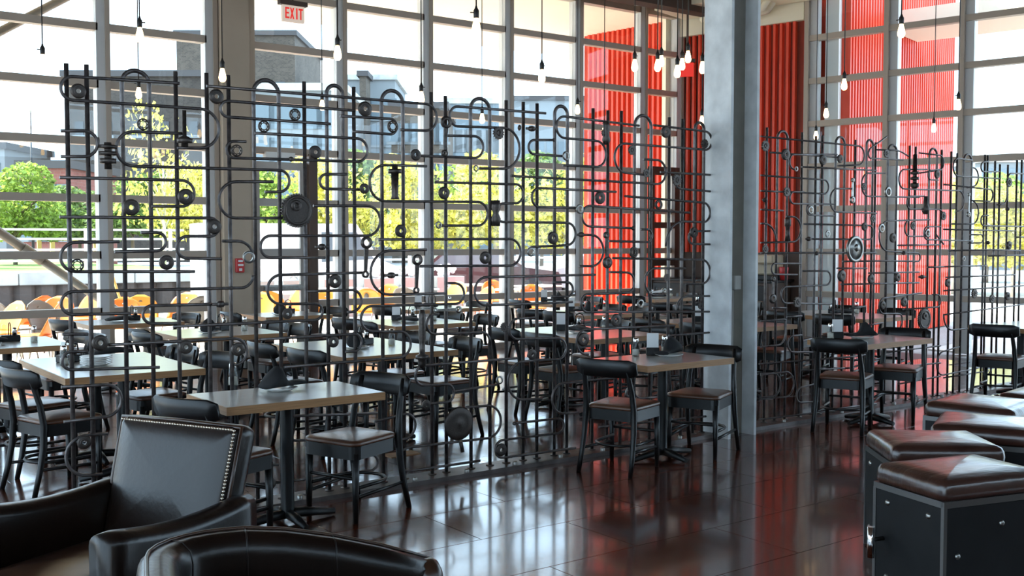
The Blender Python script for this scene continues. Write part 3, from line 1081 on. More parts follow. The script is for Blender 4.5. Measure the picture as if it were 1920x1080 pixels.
for k, lst in (('bearing', [(1616, 425, 8), (1669, 446, 9), (1468, 290, 11), (1538, 300, 10), (1570, 298, 8), (1752, 327, 8), (1573, 517, 11), (1628, 523, 9), (1678, 520, 8), (1772, 530, 8), (1887, 460, 8), (1884, 555, 8), (1650, 572, 8), (1690, 566, 9)]),
               ('ring', [(1488, 317, 5), (1515, 394, 8), (1547, 439, 7), (1660, 360, 10), (1648, 428, 9), (1734, 437, 8), (1802, 485, 5)]),
               ('cog', [(1470, 360, 9), (1430, 274, 10), (1615, 350, 7), (1632, 410, 8), (1707, 423, 8), (1764, 405, 8), (1430, 467, 8), (1657, 288, 8), (1887, 342, 9), (1822, 550, 9), (1855, 560, 8), (1490, 566, 10)]),
               ('wheel', [(1598, 467, 25)]), ('gear', [(1728, 598, 20)]), ('ball', [(1884, 392, 4), (1526, 475, 4)])):
    for px, py, r in lst:
        ornament(scr2, k, px, py, r)
wrench(scr2, (1593, 375), (1594, 338), 0.016, 0.034)
wrench(scr2, (1444, 560), (1445, 523), 0.02, 0.042)
wrench(scr2, (1811, 402), (1812, 365), 0.014, 0.03)
shaft(scr2, 1711, 290, 354, [(0, 0.02), (0.5, 0.022), (0.5, 0.04), (0.58, 0.04), (0.58, 0.02), (0.66, 0.02), (0.66, 0.04), (0.74, 0.04), (0.74, 0.02), (0.84, 0.02), (0.84, 0.04), (0.94, 0.04), (1, 0.02)])
shaft(scr2, 1472, 408, 452, [(0, 0.02), (0.1, 0.03), (0.35, 0.03), (0.4, 0.02), (0.7, 0.02), (1, 0.028)])
shaft(scr2, 1731, 368, 402, [(0, 0.02), (0.5, 0.026), (0.7, 0.04), (0.8, 0.04), (1, 0.02)])
for px, py, ln in ((1725, 519, 0.06), (1430, 375, 0.03), (1512, 448, 0.04), (1690, 474, 0.03), (1848, 455, 0.04)):
    fitting(scr2, px, py, ln)

# ------------------------------------------------------------------ dining chairs
def rsq(hx, hy, r, n=5, cx=0.0, cy=0.0, taper=0.0):
    out = []
    for qx, qy, a0 in ((1, 1, 0), (-1, 1, 90), (-1, -1, 180), (1, -1, 270)):
        for k in range(n + 1):
            a = R(a0 + 90 * k / n)
            x = qx * (hx - r) + r * math.cos(a)
            yy = qy * (hy - r) + r * math.sin(a)
            yy *= 1 + taper * x / hx
            out.append((cx + x, cy + yy))
    return out


def pillow(x0, x1, y0, y1, z0, z1, r=0.05, dome=0.015, taper=0.0, n=5):
    cx, cy, hx, hy = (x0 + x1) / 2, (y0 + y1) / 2, (x1 - x0) / 2, (y1 - y0) / 2
    h = z1 - z0
    rings = []
    for f, ins in ((0.0, 0.012), (0.15, 0.003), (0.4, 0.0), (0.7, 0.004), (0.9, 0.016), (1.0, 0.035)):
        rings.append([(x, yy, z0 + h * f) for x, yy in rsq(hx - ins, hy - ins, max(r - ins, 0.012), n, cx, cy, taper)])
    for g in (0.7, 0.4, 0.12):
        rings.append([(cx + (x - cx) * g, cy + (yy - cy) * g, z1 + dome * (1 - g * g)) for x, yy in rsq(hx - 0.035, hy - 0.035, max(r - 0.035, 0.012), n, cx, cy, taper)])
    m = MB()
    m.loft(rings, caps=True)
    return m


def make_chair():
    t = thing('dining_chair', 'x', 'chair')
    pillow(-0.205, 0.215, -0.205, 0.205, 0.45, 0.485, 0.06, 0.014, 0.06).build('seat_pad', 'seat_leather', t)
    f = MB()
    f.loft([[(x, yy, z) for x, yy in rsq(0.205, 0.2, 0.05, 4, 0.003, 0, 0.06)] for z in (0.375, 0.452)], caps=True, smooth=False)
    f.build('seat_frame', 'black_wood', t)
    for s in (-1, 1):
        MB().tube([(0.18, 0.185 * s, 0.0), (0.178, 0.185 * s, 0.2), (0.176, 0.183 * s, 0.41)], [0.016, 0.02, 0.024], 8).build('leg', 'black_wood', t)
        MB().tube([(-0.285, 0.205 * s, 0.0), (-0.245, 0.20 * s, 0.15), (-0.215, 0.195 * s, 0.30), (-0.205, 0.19 * s, 0.45), (-0.222, 0.182 * s, 0.58), (-0.256, 0.172 * s, 0.70), (-0.282, 0.165 * s, 0.795)],
                  [0.017, 0.019, 0.022, 0.023, 0.021, 0.019, 0.015], 8).build('leg', 'black_wood', t)
    rings = []
    for i in range(11):
        yy = -0.235 + 0.47 * i / 10
        bow = 0.055 * (1 - (yy / 0.235) ** 2)
        e = 0.02 if i in (0, 10) else 0.0
        ring = []
        for dx, z in ((0.0, 0.697 + e), (0.0, 0.812 - e), (-0.008, 0.819 - e), (-0.02, 0.812 - e), (-0.02, 0.697 + e), (-0.01, 0.69 + e)):
            lean = -0.24 * (z - 0.67)
            ring.append((-0.222 - bow + dx + lean, yy, z))
        rings.append(ring)
    MB().loft(rings, caps=True).build('backrest', 'black_wood', t)
    hoop = [(0.176, 0.17, 0.2)] + [(-0.06 + 0.17 * math.cos(R(a)) * 0.9, 0.165 * math.sin(R(a)), 0.2) for a in range(90, 271, 20)] + [(0.176, -0.17, 0.2)]
    MB().tube(hoop, 0.011, 6).build('stretcher_hoop', 'black_wood', t)
    MB().tube([(0.178, 0.18, 0.26), (0.178, -0.18, 0.26)], 0.011, 6).build('stretcher', 'black_wood', t)
    for s in (-1, 1):
        MB().tube([(0.178, 0.183 * s, 0.15), (-0.242, 0.198 * s, 0.17)], 0.011, 6).build('stretcher', 'black_wood', t)
    return t


chair0 = make_chair()
used = [False]


def chair(x, y, deg, label, group=None):
    if not used[0]:
        o = chair0
        used[0] = True
    else:
        o = copy_tree(chair0)
    o.location = (x, y, 0)
    o.rotation_euler = (0, 0, R(deg))
    if 'group' in o.keys():
        del o['group']
    tag(o, label, 'chair', group)
    return o


# ------------------------------------------------------------------ dining tables
def table(x0, x1, y0, y1, label, group=None, h=0.76):
    cx, cy = (x0 + x1) / 2, (y0 + y1) / 2
    hx, hy = (x1 - x0) / 2, (y1 - y0) / 2
    t = thing('dining_table', label, 'table', (cx, cy, 0), 0, group)
    MB().box(-hx + 0.006, hx - 0.006, -hy + 0.006, hy - 0.006, h - 0.045, h).build('table_top', 'table_laminate', t)
    for (a, b, c_, d) in ((-hx, hx, -hy, -hy + 0.0055), (-hx, hx, hy - 0.0055, hy), (-hx, -hx + 0.0055, -hy + 0.0055, hy - 0.0055), (hx - 0.0055, hx, -hy + 0.0055, hy - 0.0055)):
        MB().box(a, b, c_, d, h - 0.046, h - 0.0008).build('edge_band', 'table_edge', t)
    ys = (0,) if y1 - y0 < 1.0 else (-hy * 0.5, hy * 0.5)
    for yy in ys:
        MB().lathe([(0.038, 0.045), (0.038, h - 0.05)], (0, yy, 0), 14).build('column', 'black_iron', t)
        MB().box(-0.17, 0.17, yy - 0.03, yy + 0.03, h - 0.062, h - 0.046).build('top_bracket', 'black_iron', t)
        for k in range(4):
            a = k * math.pi / 2
            L = 0.30 if k % 2 == 0 else 0.25
            u, w = math.cos(a), math.sin(a)
            pts = [(0, yy, 0.055), (u * 0.1, yy + w * 0.1, 0.05), (u * L, yy + w * L, 0.022)]
            MB().tube(pts, [0.032, 0.03, 0.018], 8).build('foot', 'black_iron', t)
    return t


CH_F = 'black chair with brown seat'
TWO = [  # x0, x1, where
    (2.07, 3.03, 'beside the black club armchair'),
    (5.14, 6.04, 'at the foot of the steel column'),
    (7.70, 8.70, 'in front of the far pipe screen'),
    (10.35, 11.35, 'at the far end of the pipe screen'),
]
for x0, x1, wh in TWO:
    table(x0, x1, 5.32, 5.93, 'pale topped two seat table %s' % wh)
chair(2.13, 5.56, 24, CH_F + ' whose back rises just behind the black club armchair')
chair(2.96, 5.60, 200, CH_F + ' at the near two seat table, facing the club armchair')
chair(5.12, 5.55, 20, CH_F + ' at the column table, its back away from the column')
chair(5.96, 5.58, 202, CH_F + ' with its back to the steel column')
chair(7.74, 5.56, 24, CH_F + ' at the far screen table, back towards the column')
chair(8.62, 5.62, 200, CH_F + ' at the far screen table, facing the column')
chair(10.25, 5.52, 14, CH_F + ' at the far end table beyond the leather stools')
chair(11.45, 5.62, 180, CH_F + ' on the far side of the last two seat table')

ROWS = [
    # y0, y1, [(x0, x1)], row text
    (7.06, 8.42, [(1.68, 2.60), (3.68, 4.70), (6.10, 7.08), (8.05, 9.0), (10.2, 11.15)], 'behind the pipe screen'),
    (9.35, 10.35, [(1.35, 2.3), (3.25, 4.25), (5.45, 6.45), (8.0, 8.95), (10.1, 11.0)], 'in the middle row'),
    (11.35, 12.15, [(2.95, 3.95), (4.9, 5.75), (6.9, 7.9), (9.1, 10.0), (11.1, 12.0)], 'by the window wall'),
]
ORD = ('first', 'second', 'third', 'fourth', 'fifth', 'sixth')
TABLES = []
random.seed(5)
for y0, y1, xs_, txt in ROWS:
    for i, (x0, x1) in enumerate(xs_):
        table(x0, x1, y0, y1, 'pale topped dining table %s, %s along from the armchair end' % (txt, ORD[i]), 'dining tables ' + txt)
        TABLES.append((x0, x1, y0, y1, txt, i))
        n = 2 if y1 - y0 > 0.9 else 1
        for k in range(n):
            yy = (y0 + y1) / 2 + (0 if n == 1 else (-0.34 if k == 0 else 0.34) * (1 if y1 - y0 > 1.2 else 0.75))
            end = '' if n == 1 else (', screen end' if k == 0 else ', window end')
            lab = 'black chair at the %s table %s, %s side%s' % (ORD[i], txt, 'armchair', end)
            lab2 = 'black chair at the %s table %s, %s side%s' % (ORD[i], txt, 'red wall', end)
            chair(x0 + 0.05 + random.uniform(-0.08, 0.02), yy, random.uniform(0, 22), lab, 'chairs at the tables ' + txt)
            chair(x1 - 0.04 + random.uniform(-0.01, 0.1), yy, 180 + random.uniform(0, 22), lab2, 'chairs at the tables ' + txt)

# ------------------------------------------------------------------ table settings
def shaker(x, y, label, group='glass shakers on the tables', z=0.76, h=0.14):
    if 5.2 < y < 6.1:
        y = min(y, 5.86)
    t = thing('shaker', label, 'shaker', (x, y, z), 0, group)
    MB().lathe([(0, 0), (0.03, 0), (0.033, 0.01), (0.03, 0.05), (0.022, h * 0.75), (0.02, h * 0.8)], n=14).build('glass_body', 'shaker_glass', t)
    MB().lathe([(0, 0.004), (0.027, 0.004), (0.026, 0.05), (0, 0.055)], n=12).build('contents', 'sugar', t)
    MB().lathe([(0.022, h * 0.78), (0.022, h * 0.92), (0.016, h), (0, h)], n=14).build('cap', 'chrome', t)


def plate(x, y, label, n=1, group='white plates on the tables', z=0.76):
    for k in range(n):
        m = MB().lathe([(0, 0.0), (0.06, 0.0), (0.07, 0.004), (0.108, 0.017), (0.11, 0.020), (0.105, 0.021), (0.07, 0.009), (0, 0.006)], n=24)
        o = m.build('plate', 'plate_white')
        o.location = (x, y, z + 0.012 * k)
        tag(o, label if n == 1 else 'white plate in the stack of plates behind the pipe screen', 'plate', group if n == 1 else 'stack of white plates')


def napkin(x, y, rz, label, group='dark folded napkins', z=0.782, tall=True):
    # cloth folded to a stiff flap rising from a rolled end
    m = MB()
    rings = []
    for i in range(9):
        f = i / 8
        L = -0.14 + 0.28 * f
        w = 0.055 + 0.02 * math.sin(f * 7)
        hgt = 0.03 + (0.11 * math.exp(-((f - 0.3) / 0.16) ** 2) if tall else 0.02 * math.sin(3 * f))
        ring = []
        for k in range(10):
            a = 2 * math.pi * k / 10
            yy = w * math.cos(a) * (1 - 0.5 * (hgt > 0.07) * max(0, math.sin(a)))
            zz = hgt * 0.5 * (1 + math.sin(a))
            ring.append((L + 0.03 * max(0, math.sin(a)) * hgt * 8, yy, zz))
        rings.append(ring)
    m.loft(rings, caps=True)
    o = m.build('napkin', 'napkin_black')
    o.location = (x, y, z)
    o.rotation_euler = (0, 0, rz)
    tag(o, label, 'napkin', group)


def card(x, y, rz, label, group='white card holders on the tables', z=0.76):
    t = thing('card_holder', label, 'card holder', (x, y, z), rz, group)
    MB().bevel_box(-0.05, 0.05, -0.03, 0.03, 0.0, 0.06, 0.005).build('holder', 'black_iron', t)
    MB().box(-0.045, 0.045, -0.006, 0.006, 0.05, 0.17).build('card', 'paper_white', t)


def caddy(x, y, rz, label, group='black condiment caddies on the tables', z=0.76):
    t = thing('condiment_caddy', label, 'caddy', (x, y, z), rz, group)
    MB().bevel_box(-0.08, 0.08, -0.05, 0.05, 0.0, 0.055, 0.006).build('tray', 'black_iron', t)
    MB().tube(fillet_arch(), 0.005, 6).build('handle', 'black_iron', t)
    MB().lathe([(0, 0.05), (0.022, 0.05), (0.024, 0.12), (0.015, 0.15), (0, 0.15)], (-0.045, 0, 0), 12).build('bottle', 'shaker_glass', t)
    MB().lathe([(0, 0.05), (0.02, 0.05), (0.02, 0.10), (0.016, 0.12), (0, 0.12)], (0.04, 0.0, 0), 12).build('jar', 'chrome', t)


def fillet_arch():
    return [(0, -0.045, 0.05), (0, -0.045, 0.12), (0, -0.03, 0.155), (0, 0, 0.165), (0, 0.03, 0.155), (0, 0.045, 0.12), (0, 0.045, 0.05)]


G1 = ' on the table beside the club armchair'
G2 = ' on the table by the steel column'
G3 = ' on the table before the far screen'
shaker(*on_z(437, 722, 0.76).xy, 'glass sugar shaker with metal cap' + G1)
p = on_z(492, 724, 0.76)
p.y = min(p.y, 5.74)
plate(p.x, p.y, 'white plate under the black napkin' + G1)
napkin(p.x + 0.02, p.y, R(20), 'folded black napkin standing on a plate' + G1)
p = on_z(1167, 664, 0.76)
shaker(p.x, p.y, 'glass sugar shaker with metal cap' + G2)
p = on_z(1210, 658, 0.76)
shaker(p.x, p.y, 'second glass shaker beside the black napkin' + G2)
p = on_z(1193, 662, 0.76)
p.y = min(p.y, 5.82)
card(p.x, p.y, R(-40), 'white card in a black holder' + G2)
p = on_z(1236, 666, 0.76)
p.y = min(p.y, 5.68)
plate(p.x, p.y, 'white plate under the black napkin' + G2)
napkin(p.x, p.y, R(200), 'folded black napkin on a plate' + G2)
p = on_z(1557, 635, 0.76)
shaker(p.x, p.y, 'glass sugar shaker with metal cap' + G3)
p = on_z(1570, 633, 0.76)
p.x -= 0.05
p.y = min(p.y, 5.84)
card(p.x, p.y, R(-40), 'white card in a holder' + G3)
p = on_z(1610, 634, 0.76)
p.y = min(p.y, 5.70)
plate(p.x, p.y, 'white plate under the tall black napkin' + G3)
napkin(p.x, p.y, R(160), 'tall folded black napkin on a plate' + G3)
for (x0, x1, y0, y1, txt, i) in TABLES:
    cx, cy = (x0 + x1) / 2, (y0 + y1) / 2
    w = ' on the %s table %s' % (ORD[i], txt)
    if i == 0 and y0 < 8:
        plate(cx - 0.1, cy - 0.05, '', 5)
        napkin(cx + 0.0, cy - 0.03, R(10), 'rolled black napkin laid on the stack of plates', z=0.835, tall=False)
        shaker(cx - 0.28, cy + 0.1, 'glass shaker beside the stack of plates')
        caddy(cx - 0.2, cy + 0.28, R(20), 'black condiment caddy' + w)
    else:
        plate(cx - 0.12, cy - 0.12, 'white plate under the napkin' + w)
        napkin(cx - 0.12, cy - 0.12, R(20 + 37 * i), 'folded black napkin on a plate' + w, tall=bool(i % 2))
        caddy(cx + 0.1, cy + 0.15, R(30 * i), 'black condiment caddy' + w)
        shaker(cx + 0.26, cy - 0.04, 'glass sugar shaker' + w)
        if i in (2, 3):
            card(cx - 0.06, cy + 0.24, R(-40), 'white card in a black holder' + w)
p = on_z(785, 862, 0.0)
m = MB().box(-0.13, 0.13, -0.07, 0.07, 0.0, 0.006)
fp = m.build('floor_outlet', 'table_edge')
fp.location = (p.x, p.y + 0.25, 0)
tag(fp, 'flat tan outlet cover on the floor behind the pipe screen', 'outlet cover')

# ------------------------------------------------------------------ pendant bulbs
def pendant(px, py, d, label, s=1.0):
    p = at_d(px, py, d)
    t = thing('pendant_lamp', label, 'pendant lamp', tuple(p), random.uniform(0, 6), 'bare filament bulbs hanging on black cords')
    MB().lathe([(0, -0.075), (0.018, -0.072), (0.030, -0.055), (0.033, -0.035), (0.028, -0.005), (0.018, 0.035), (0.013, 0.06), (0, 0.062)], n=14).build('bulb', 'bulb', t)
    sk = MB().lathe([(0, 0.045), (0.019, 0.045), (0.021, 0.06), (0.021, 0.10), (0.012, 0.115), (0.006, 0.135), (0, 0.136)], n=12).build('socket', 'socket', t)
    MB().tube([(0.018, 0, 0.085), (0.045, 0, 0.085)], 0.005, 6).build('switch_key', 'socket', sk)
    MB().tube([(0, 0, 0.13), (0, 0, CZ - p.z)], 0.0055, 6).build('cord', 'socket', t)


LAMPS = [(262, 62, 8.5), (80, 112, 9.0), (260, 172, 11), (417, 138, 9.2), (604, 195, 12), (633, 96, 8.6), (893, 46, 7.6), (904, 220, 12.5), (1016, 140, 9.5), (1083, 203, 13.2),
         (1190, 120, 10.4), (1133, 243, 14.2), (1233, 120, 10.3), (1240, 112, 10.9), (1270, 131, 10.0), (1279, 118, 10.8), (1290, 104, 10.6), (1317, 124, 10.4), (1316, 224, 13.2),
         (1549, 210, 13), (1530, 252, 15.0), (1583, 156, 11.2), (1690, 55, 9.2), (1797, 194, 11.6), (1751, 238, 14.0), (790, 180, 10.5)]
for k, (px, py, d) in enumerate(LAMPS):
    w = ('over the tables behind the near pipe screen' if px < 1000 else ('in the cluster by the steel column' if px < 1400 else 'before the right hand glazing'))
    pendant(px, py, d, 'bare glowing filament bulb on a black cord ' + w)

# ------------------------------------------------------------------ exit signs
FONT = {'E': [(0, 0, .2, 1), (.2, .84, .62, 1), (.2, .43, .55, .58), (.2, 0, .62, .16)], 'I': [(.2, 0, .42, 1)], 'T': [(0, .84, .64, 1), (.22, 0, .42, .84)]}


def exit_sign(loc, rz, label):
    t = thing('exit_sign', label, 'exit sign', loc, rz)
    MB().bevel_box(-0.15, 0.15, -0.025, 0.025, -0.11, 0.10, 0.004).build('panel', 'exit_face', t)
    MB().bevel_box(-0.19, 0.19, -0.045, 0.045, 0.10, 0.16, 0.005).build('housing', 'door_brown', t)
    MB().tube([(0, 0, 0.16), (0, 0, CZ - loc[2])], 0.012, 8).build('stem', 'door_brown', t)
    hgt, x, wd = 0.14, -0.115, 0.09
    for ch in 'EXIT':
        m = MB()
        if ch == 'X':
            for s in (1, -1):
                a, b = (0.0, 0.44) if s > 0 else (0.44, 0.0)
                q = [(x + (a) * wd, -0.07), (x + (a + 0.2) * wd, -0.07), (x + (b + 0.2) * wd, 0.07), (x + b * wd, 0.07)]
                m.prism(q, -0.0285 - 0.0004 * s, -0.0245, 'y')
            adv = 0.72
        else:
            for (u0, v0, u1, v1) in FONT[ch]:
                m.box(x + u0 * wd, x + u1 * wd, -0.0285, -0.0245, -0.07 + v0 * hgt, -0.07 + v1 * hgt)
            adv = 0.72 if ch != 'I' else 0.68
        m.build('letter_' + ch.lower(), 'exit_red', t)
        x += adv * wd if ch != 'I' else 0.6 * wd


p = on_y(549, 26, W - 0.5)
exit_sign((p.x, p.y, p.z), 0.0, 'exit sign with red letters hanging before the glazed door')
p = on_y(1288, 128, W - 0.6)
t = thing('exit_sign', 'small red sign under a dark housing in the corner by the red wall', 'exit sign', tuple(p), R(-50))
MB().bevel_box(-0.11, 0.11, -0.02, 0.02, -0.14, 0.09, 0.004).build('panel', 'exit_red', t)
MB().bevel_box(-0.14, 0.14, -0.04, 0.04, 0.09, 0.15, 0.004).build('housing', 'door_brown', t)
MB().tube([(0, 0, 0.15), (0, 0, CZ - p.z)], 0.012, 8).build('stem', 'door_brown', t)
# brown framed service door beside the corner
sd = sempty('door_2', 'brown framed glazed service door in the corner by the red wall', 'door', (12.8, W - 0.12, 0))
xa, xb = MX[-2] + 0.06, MX[-1] - 0.12
for (q0, q1) in ((xa, xa + 0.09), (xb - 0.11, xb)):
    MB().box(q0, q1, W - 0.2, W - 0.125, 0, 2.9).build('stile', 'door_brown', sd, True)
for z0, z1 in ((0, 0.25), (0.80, 0.9), (1.22, 1.32), (1.86, 1.96), (2.76, 2.9)):
    MB().box(xa + 0.09, xb - 0.11, W - 0.195, W - 0.13, z0, z1).build('rail', 'door_brown', sd, True)

# ------------------------------------------------------------------ leather club armchairs
def warp(mb, fn):
    mb.v = [fn(*p) for p in mb.v]
    return mb


ac = thing('club_armchair', 'black leather club armchair with straight nail studded back and sloping arms', 'armchair', (1.17, 4.27, 0), R(207))
# back: pillow laid flat (x up the back, y across, z out of the front), then stood up with a lean
bk = pillow(0.0, 0.56, -0.33, 0.33, 0.0, 0.15, 0.05, 0.022, 0.03, 6)
bkx = lambda u, w, n: (-0.36 - 0.26 * u + 0.97 * n * 0.9, w, 0.32 + 0.95 * u + 0.2 * n)
warp(bk, bkx).build('backrest', 'club_leather', ac)
tr = MB().tube([bkx(0.03, -0.325, 0.115), bkx(0.30, -0.332, 0.118), bkx(0.545, -0.338, 0.118), bkx(0.552, 0, 0.12), bkx(0.545, 0.338, 0.118), bkx(0.30, 0.332, 0.118), bkx(0.03, 0.325, 0.115)], 0.009, 8)
tr.build('piping', 'club_trim', ac)
nm = MB().lathe([(0, 0.006), (0.004, 0.005), (0.0062, 0.002), (0.0065, -0.002)], n=8).mesh('nail_head')
nm.materials.append(MATS['nail_brass'])
for s in (1,):
    for k in range(30):
        u = 0.10 + 0.43 * k / 29
        q = bkx(u, s * (0.315 + 0.008 * u / 0.5), 0.147)
        o = obj('nail_head', nm, None, ac)
        o.location = q
        o.rotation_euler = (0, R(75), 0)
for k in range(43):
    q = bkx(0.533, -0.31 + 0.62 * k / 42, 0.147)
    o = obj('nail_head', nm, None, ac)
    o.location = q
    o.rotation_euler = (0, R(75), 0)
for s in (-1, 1):
    rings = []
    for i in range(13):
        f = i / 12
        x = -0.40 + 0.79 * f
        top = 0.60 + 0.03 * f - 0.035 * math.sin(f * math.pi)
        wd = 0.058 + 0.012 * f
        if i in (0, 12):
            wd *= 0.8
            top -= 0.012
        cy = s * (0.365 + 0.02 * f)
        ring = [(x, cy - wd, 0.12), (x, cy + wd, 0.12)]
        for a in range(0, 181, 20):
            ring.append((x, cy + wd * math.cos(R(a)), top - 0.045 + 0.045 * math.sin(R(a))))
        rings.append(ring)
    MB().loft(rings, caps=True).build('arm', 'club_leather', ac)
MB().bevel_box(-0.40, 0.36, -0.31, 0.31, 0.11, 0.25, 0.02).build('seat_base', 'club_leather', ac)
pillow(-0.26, 0.40, -0.30, 0.30, 0.25, 0.38, 0.06, 0.03).build('seat_cushion', 'club_trim', ac)
for sx in (-0.36, 0.36):
    for sy in (-0.34, 0.34):
        MB().tube([(sx, sy, 0.13), (sx * 1.04, sy, 0.0)], [0.026, 0.018], 8).build('leg', 'black_wood', ac)

bc = thing('barrel_armchair', 'black leather barrel armchair with curved back sweeping down into rounded arms', 'armchair', (1.23, 2.61, 0), R(-17))
path = [(0.46, 0.39), (0.3, 0.40), (0.15, 0.40), (0.0, 0.40), (-0.12, 0.40)] + [(-0.18 + 0.20 * math.cos(R(a)), 0.20 + 0.20 * math.sin(R(a))) for a in range(90, 181, 15)]
path += [(-0.38, 0.07)]
path += [(x_, -y_) for x_, y_ in path[::-1]]
rings = []
L = len(path)
for i, (x, yy) in enumerate(path):
    pa, pb = Vector(path[max(i - 1, 0)]), Vector(path[min(i + 1, L - 1)])
    t_ = (pb - pa).normalized()
    n_ = Vector((-t_.y, t_.x))                   # towards the inside
    if n_.dot(Vector((-x, -yy))) < 0:
        n_ = -n_
    f = (x + 0.38) / 0.84
    top = 0.757 - 0.15 * max(0, (f - 0.3) / 0.7) ** 1.5
    w = 0.055
    ring = []
    for o_, z in ((-w, 0.1), (-w, top - 0.05), (-w * 0.9, top - 0.02), (-w * 0.5, top), (w * 0.4, top), (w * 0.95, top - 0.022), (w * 1.1, top - 0.06), (w * 1.0, top - 0.2), (w * 0.9, 0.35), (w, 0.1)):
        ring.append((x + n_.x * o_, yy + n_.y * o_, z))
    rings.append(ring)
MB().loft(rings, caps=True).build('shell', 'club_leather', bc)
# seams on the inside of the shell
for i in (2, 4, 8, 15, 19, 21):
    r_ = rings[i]
    MB().tube([Vector(r_[k]) + (Vector((-r_[k][0], -r_[k][1], 0)).normalized() * 0.0005) for k in (3, 4, 5, 6, 7, 8)], 0.0025, 6).build('seam', 'club_leather', bc)
MB().tube([(r_[3][0], r_[3][1], r_[3][2] + 0.001) for r_ in rings], 0.006, 6).build('piping', 'club_trim', bc)
for s in (-1, 1):
    m = MB()
    m.lathe([(0, 0.03), (0.03, 0.03), (0.055, 0.018), (0.066, 0.0), (0.064, -0.03), (0.05, -0.05), (0, -0.05)], (0, 0, 0), 18, 'x')
    o = warp(m, lambda x, yy, z: (0.465 + x, s * 0.385 + yy, 0.553 + z * 0.95)).build('arm_front', 'club_trim', bc)
    MB().box(0.43, 0.475, s * 0.385 - 0.055, s * 0.385 + 0.055, 0.1, 0.56).build('arm_panel', 'club_leather', bc)
pillow(-0.30, 0.46, -0.32, 0.32, 0.30, 0.45, 0.1, 0.03).build('seat_cushion', 'club_leather', bc)
MB().bevel_box(-0.30, 0.38, -0.33, 0.33, 0.1, 0.30, 0.02).build('seat_base', 'club_leather', bc)
for sx in (-0.28, 0.34):
    for sy in (-0.3, 0.3):
        MB().tube([(sx, sy, 0.11), (sx * 1.04, sy, 0.0)], [0.026, 0.018], 8).build('leg', 'black_wood', bc)

# ------------------------------------------------------------------ metal box stools with leather cushions
def stool(cx, cy, deg, w, d, label, handle=False, h=0.64):
    t = thing('box_stool', label, 'stool', (cx, cy, 0), R(deg), None)
    bw, bd = w / 2 - 0.012, d / 2 - 0.012
    zb = h - 0.105
    MB().box(-bw + 0.012, bw - 0.012, -bd + 0.012, bd - 0.012, 0.012, zb).build('body', 'stool_metal', t)
    for s in (-1, 1):
        MB().bevel_box(-bw + 0.004, bw - 0.004, s * bd - 0.006, s * bd + 0.006, 0.01, zb - 0.025, 0.002).build('side_panel', 'stool_metal', t)
        MB().bevel_box(s * bw - 0.006, s * bw + 0.006, -bd + 0.008, bd - 0.008, 0.01, zb - 0.025, 0.002).build('end_panel', 'stool_metal', t)
        for u in (-1, 1):
            m = MB()
            m.box(s * bw - 0.009, s * bw + 0.009, u * bd - 0.009, u * bd + 0.009, 0.0, zb - 0.02)
            m.build('corner_angle', 'stool_edge', t)
    m = MB()
    for s in (-1, 1):
        m.box(-bw - 0.008, bw + 0.008, s * bd - 0.008, s * bd + 0.008, zb - 0.024, zb + 0.004)
        m.box(s * bw - 0.008, s * bw + 0.008, -bd, bd, zb - 0.024, zb + 0.004)
    m.build('top_rim', 'stool_edge', t)
    bm_ = MB().lathe([(0.0, 0.008), (0.008, 0.008), (0.013, 0.003), (0.014, 0.0)], n=10).mesh('bolt')
    bm_.materials.append(MATS['bright_steel'])
    for u, z in ((-0.75, 0.3), (0.75, 0.3), (-0.75, 0.12), (0.75, 0.12), (0.1, 0.42), (0.75, 0.42)):
        o = obj('bolt', bm_, None, t)
        o.location = (u * bw, -bd - 0.006, z)
        o.rotation_euler = (R(90), 0, 0)
    for u, z in ((0.6, 0.46), (-0.6, 0.46), (0.6, 0.12), (-0.6, 0.12)):
        o = obj('bolt', bm_, None, t)
        o.location = (-bw - 0.006, u * bd, z)
        o.rotation_euler = (0, R(-90), 0)
    pillow(-w / 2, w / 2, -d / 2, d / 2, zb + 0.004, h - 0.012, 0.045, 0.018).build('cushion', 'stool_leather', t)
    if handle:
        MB().tube([(-bw - 0.006, 0.15, 0.29), (-bw - 0.07, 0.15, 0.29)], 0.010, 8).build('handle_bracket', 'black_iron', t)
        MB().tube([(-bw - 0.075, 0.15, 0.35), (-bw - 0.075, 0.15, 0.21)], 0.0165, 14).build('handle', 'chrome', t)
    return t


stool(4.405, 2.55, -15, 0.60, 0.44, 'square metal box stool with wrinkled brown cushion and chrome side handle', True)
stool(4.94, 3.01, -40, 0.56, 0.50, 'metal box stool with brown cushion standing behind the stool with the chrome handle')
stool(5.66, 3.10, -65, 0.58, 0.56, 'metal box stool with pale gleaming cushion, third in the stool row')
stool(6.34, 3.50, -82, 0.56, 0.60, 'metal box stool with broad shiny cushion, fourth in the stool row')
stool(7.08, 3.42, -80, 0.58, 0.60, 'metal box stool at the far end of the stool row')

# ------------------------------------------------------------------ outside: ground, retaining wall, railing
g = MB().prism([(-120, -90), (120, -90), (120, 140), (-120, 140)], -0.3, -0.03).build("ground", 'street')
struct(g, 'grey paved street level ground outside', 'ground')
pa = MB().prism([(-14, W + 0.1), (13.2, W + 0.1), (13.2, 21.5), (-14, 21.5)], -0.03, -0.005).build('patio_paving', 'patio')
struct(pa, 'pale concrete patio slab under the outdoor chairs', 'paving')
pa = MB().prism([(15.5, -5), (40, -5), (40, 14), (23, 14), (22, 10.5), (14.6, 9.0)], -0.03, -0.005).build('terrace_paving', 'patio')
struct(pa, 'pale concrete paving outside the right hand glazing', 'paving')
rt = thing('retaining_wall', 'dark sheet piled retaining wall with grey stone coping beyond the patio', 'wall', (4, 28, 0))
me = MB().prism([(0, 0), (0.12, -0.12), (0.38, -0.12), (0.5, 0), (0.5, 0.15), (0, 0.15)], 0, 0.58).mesh('pile')
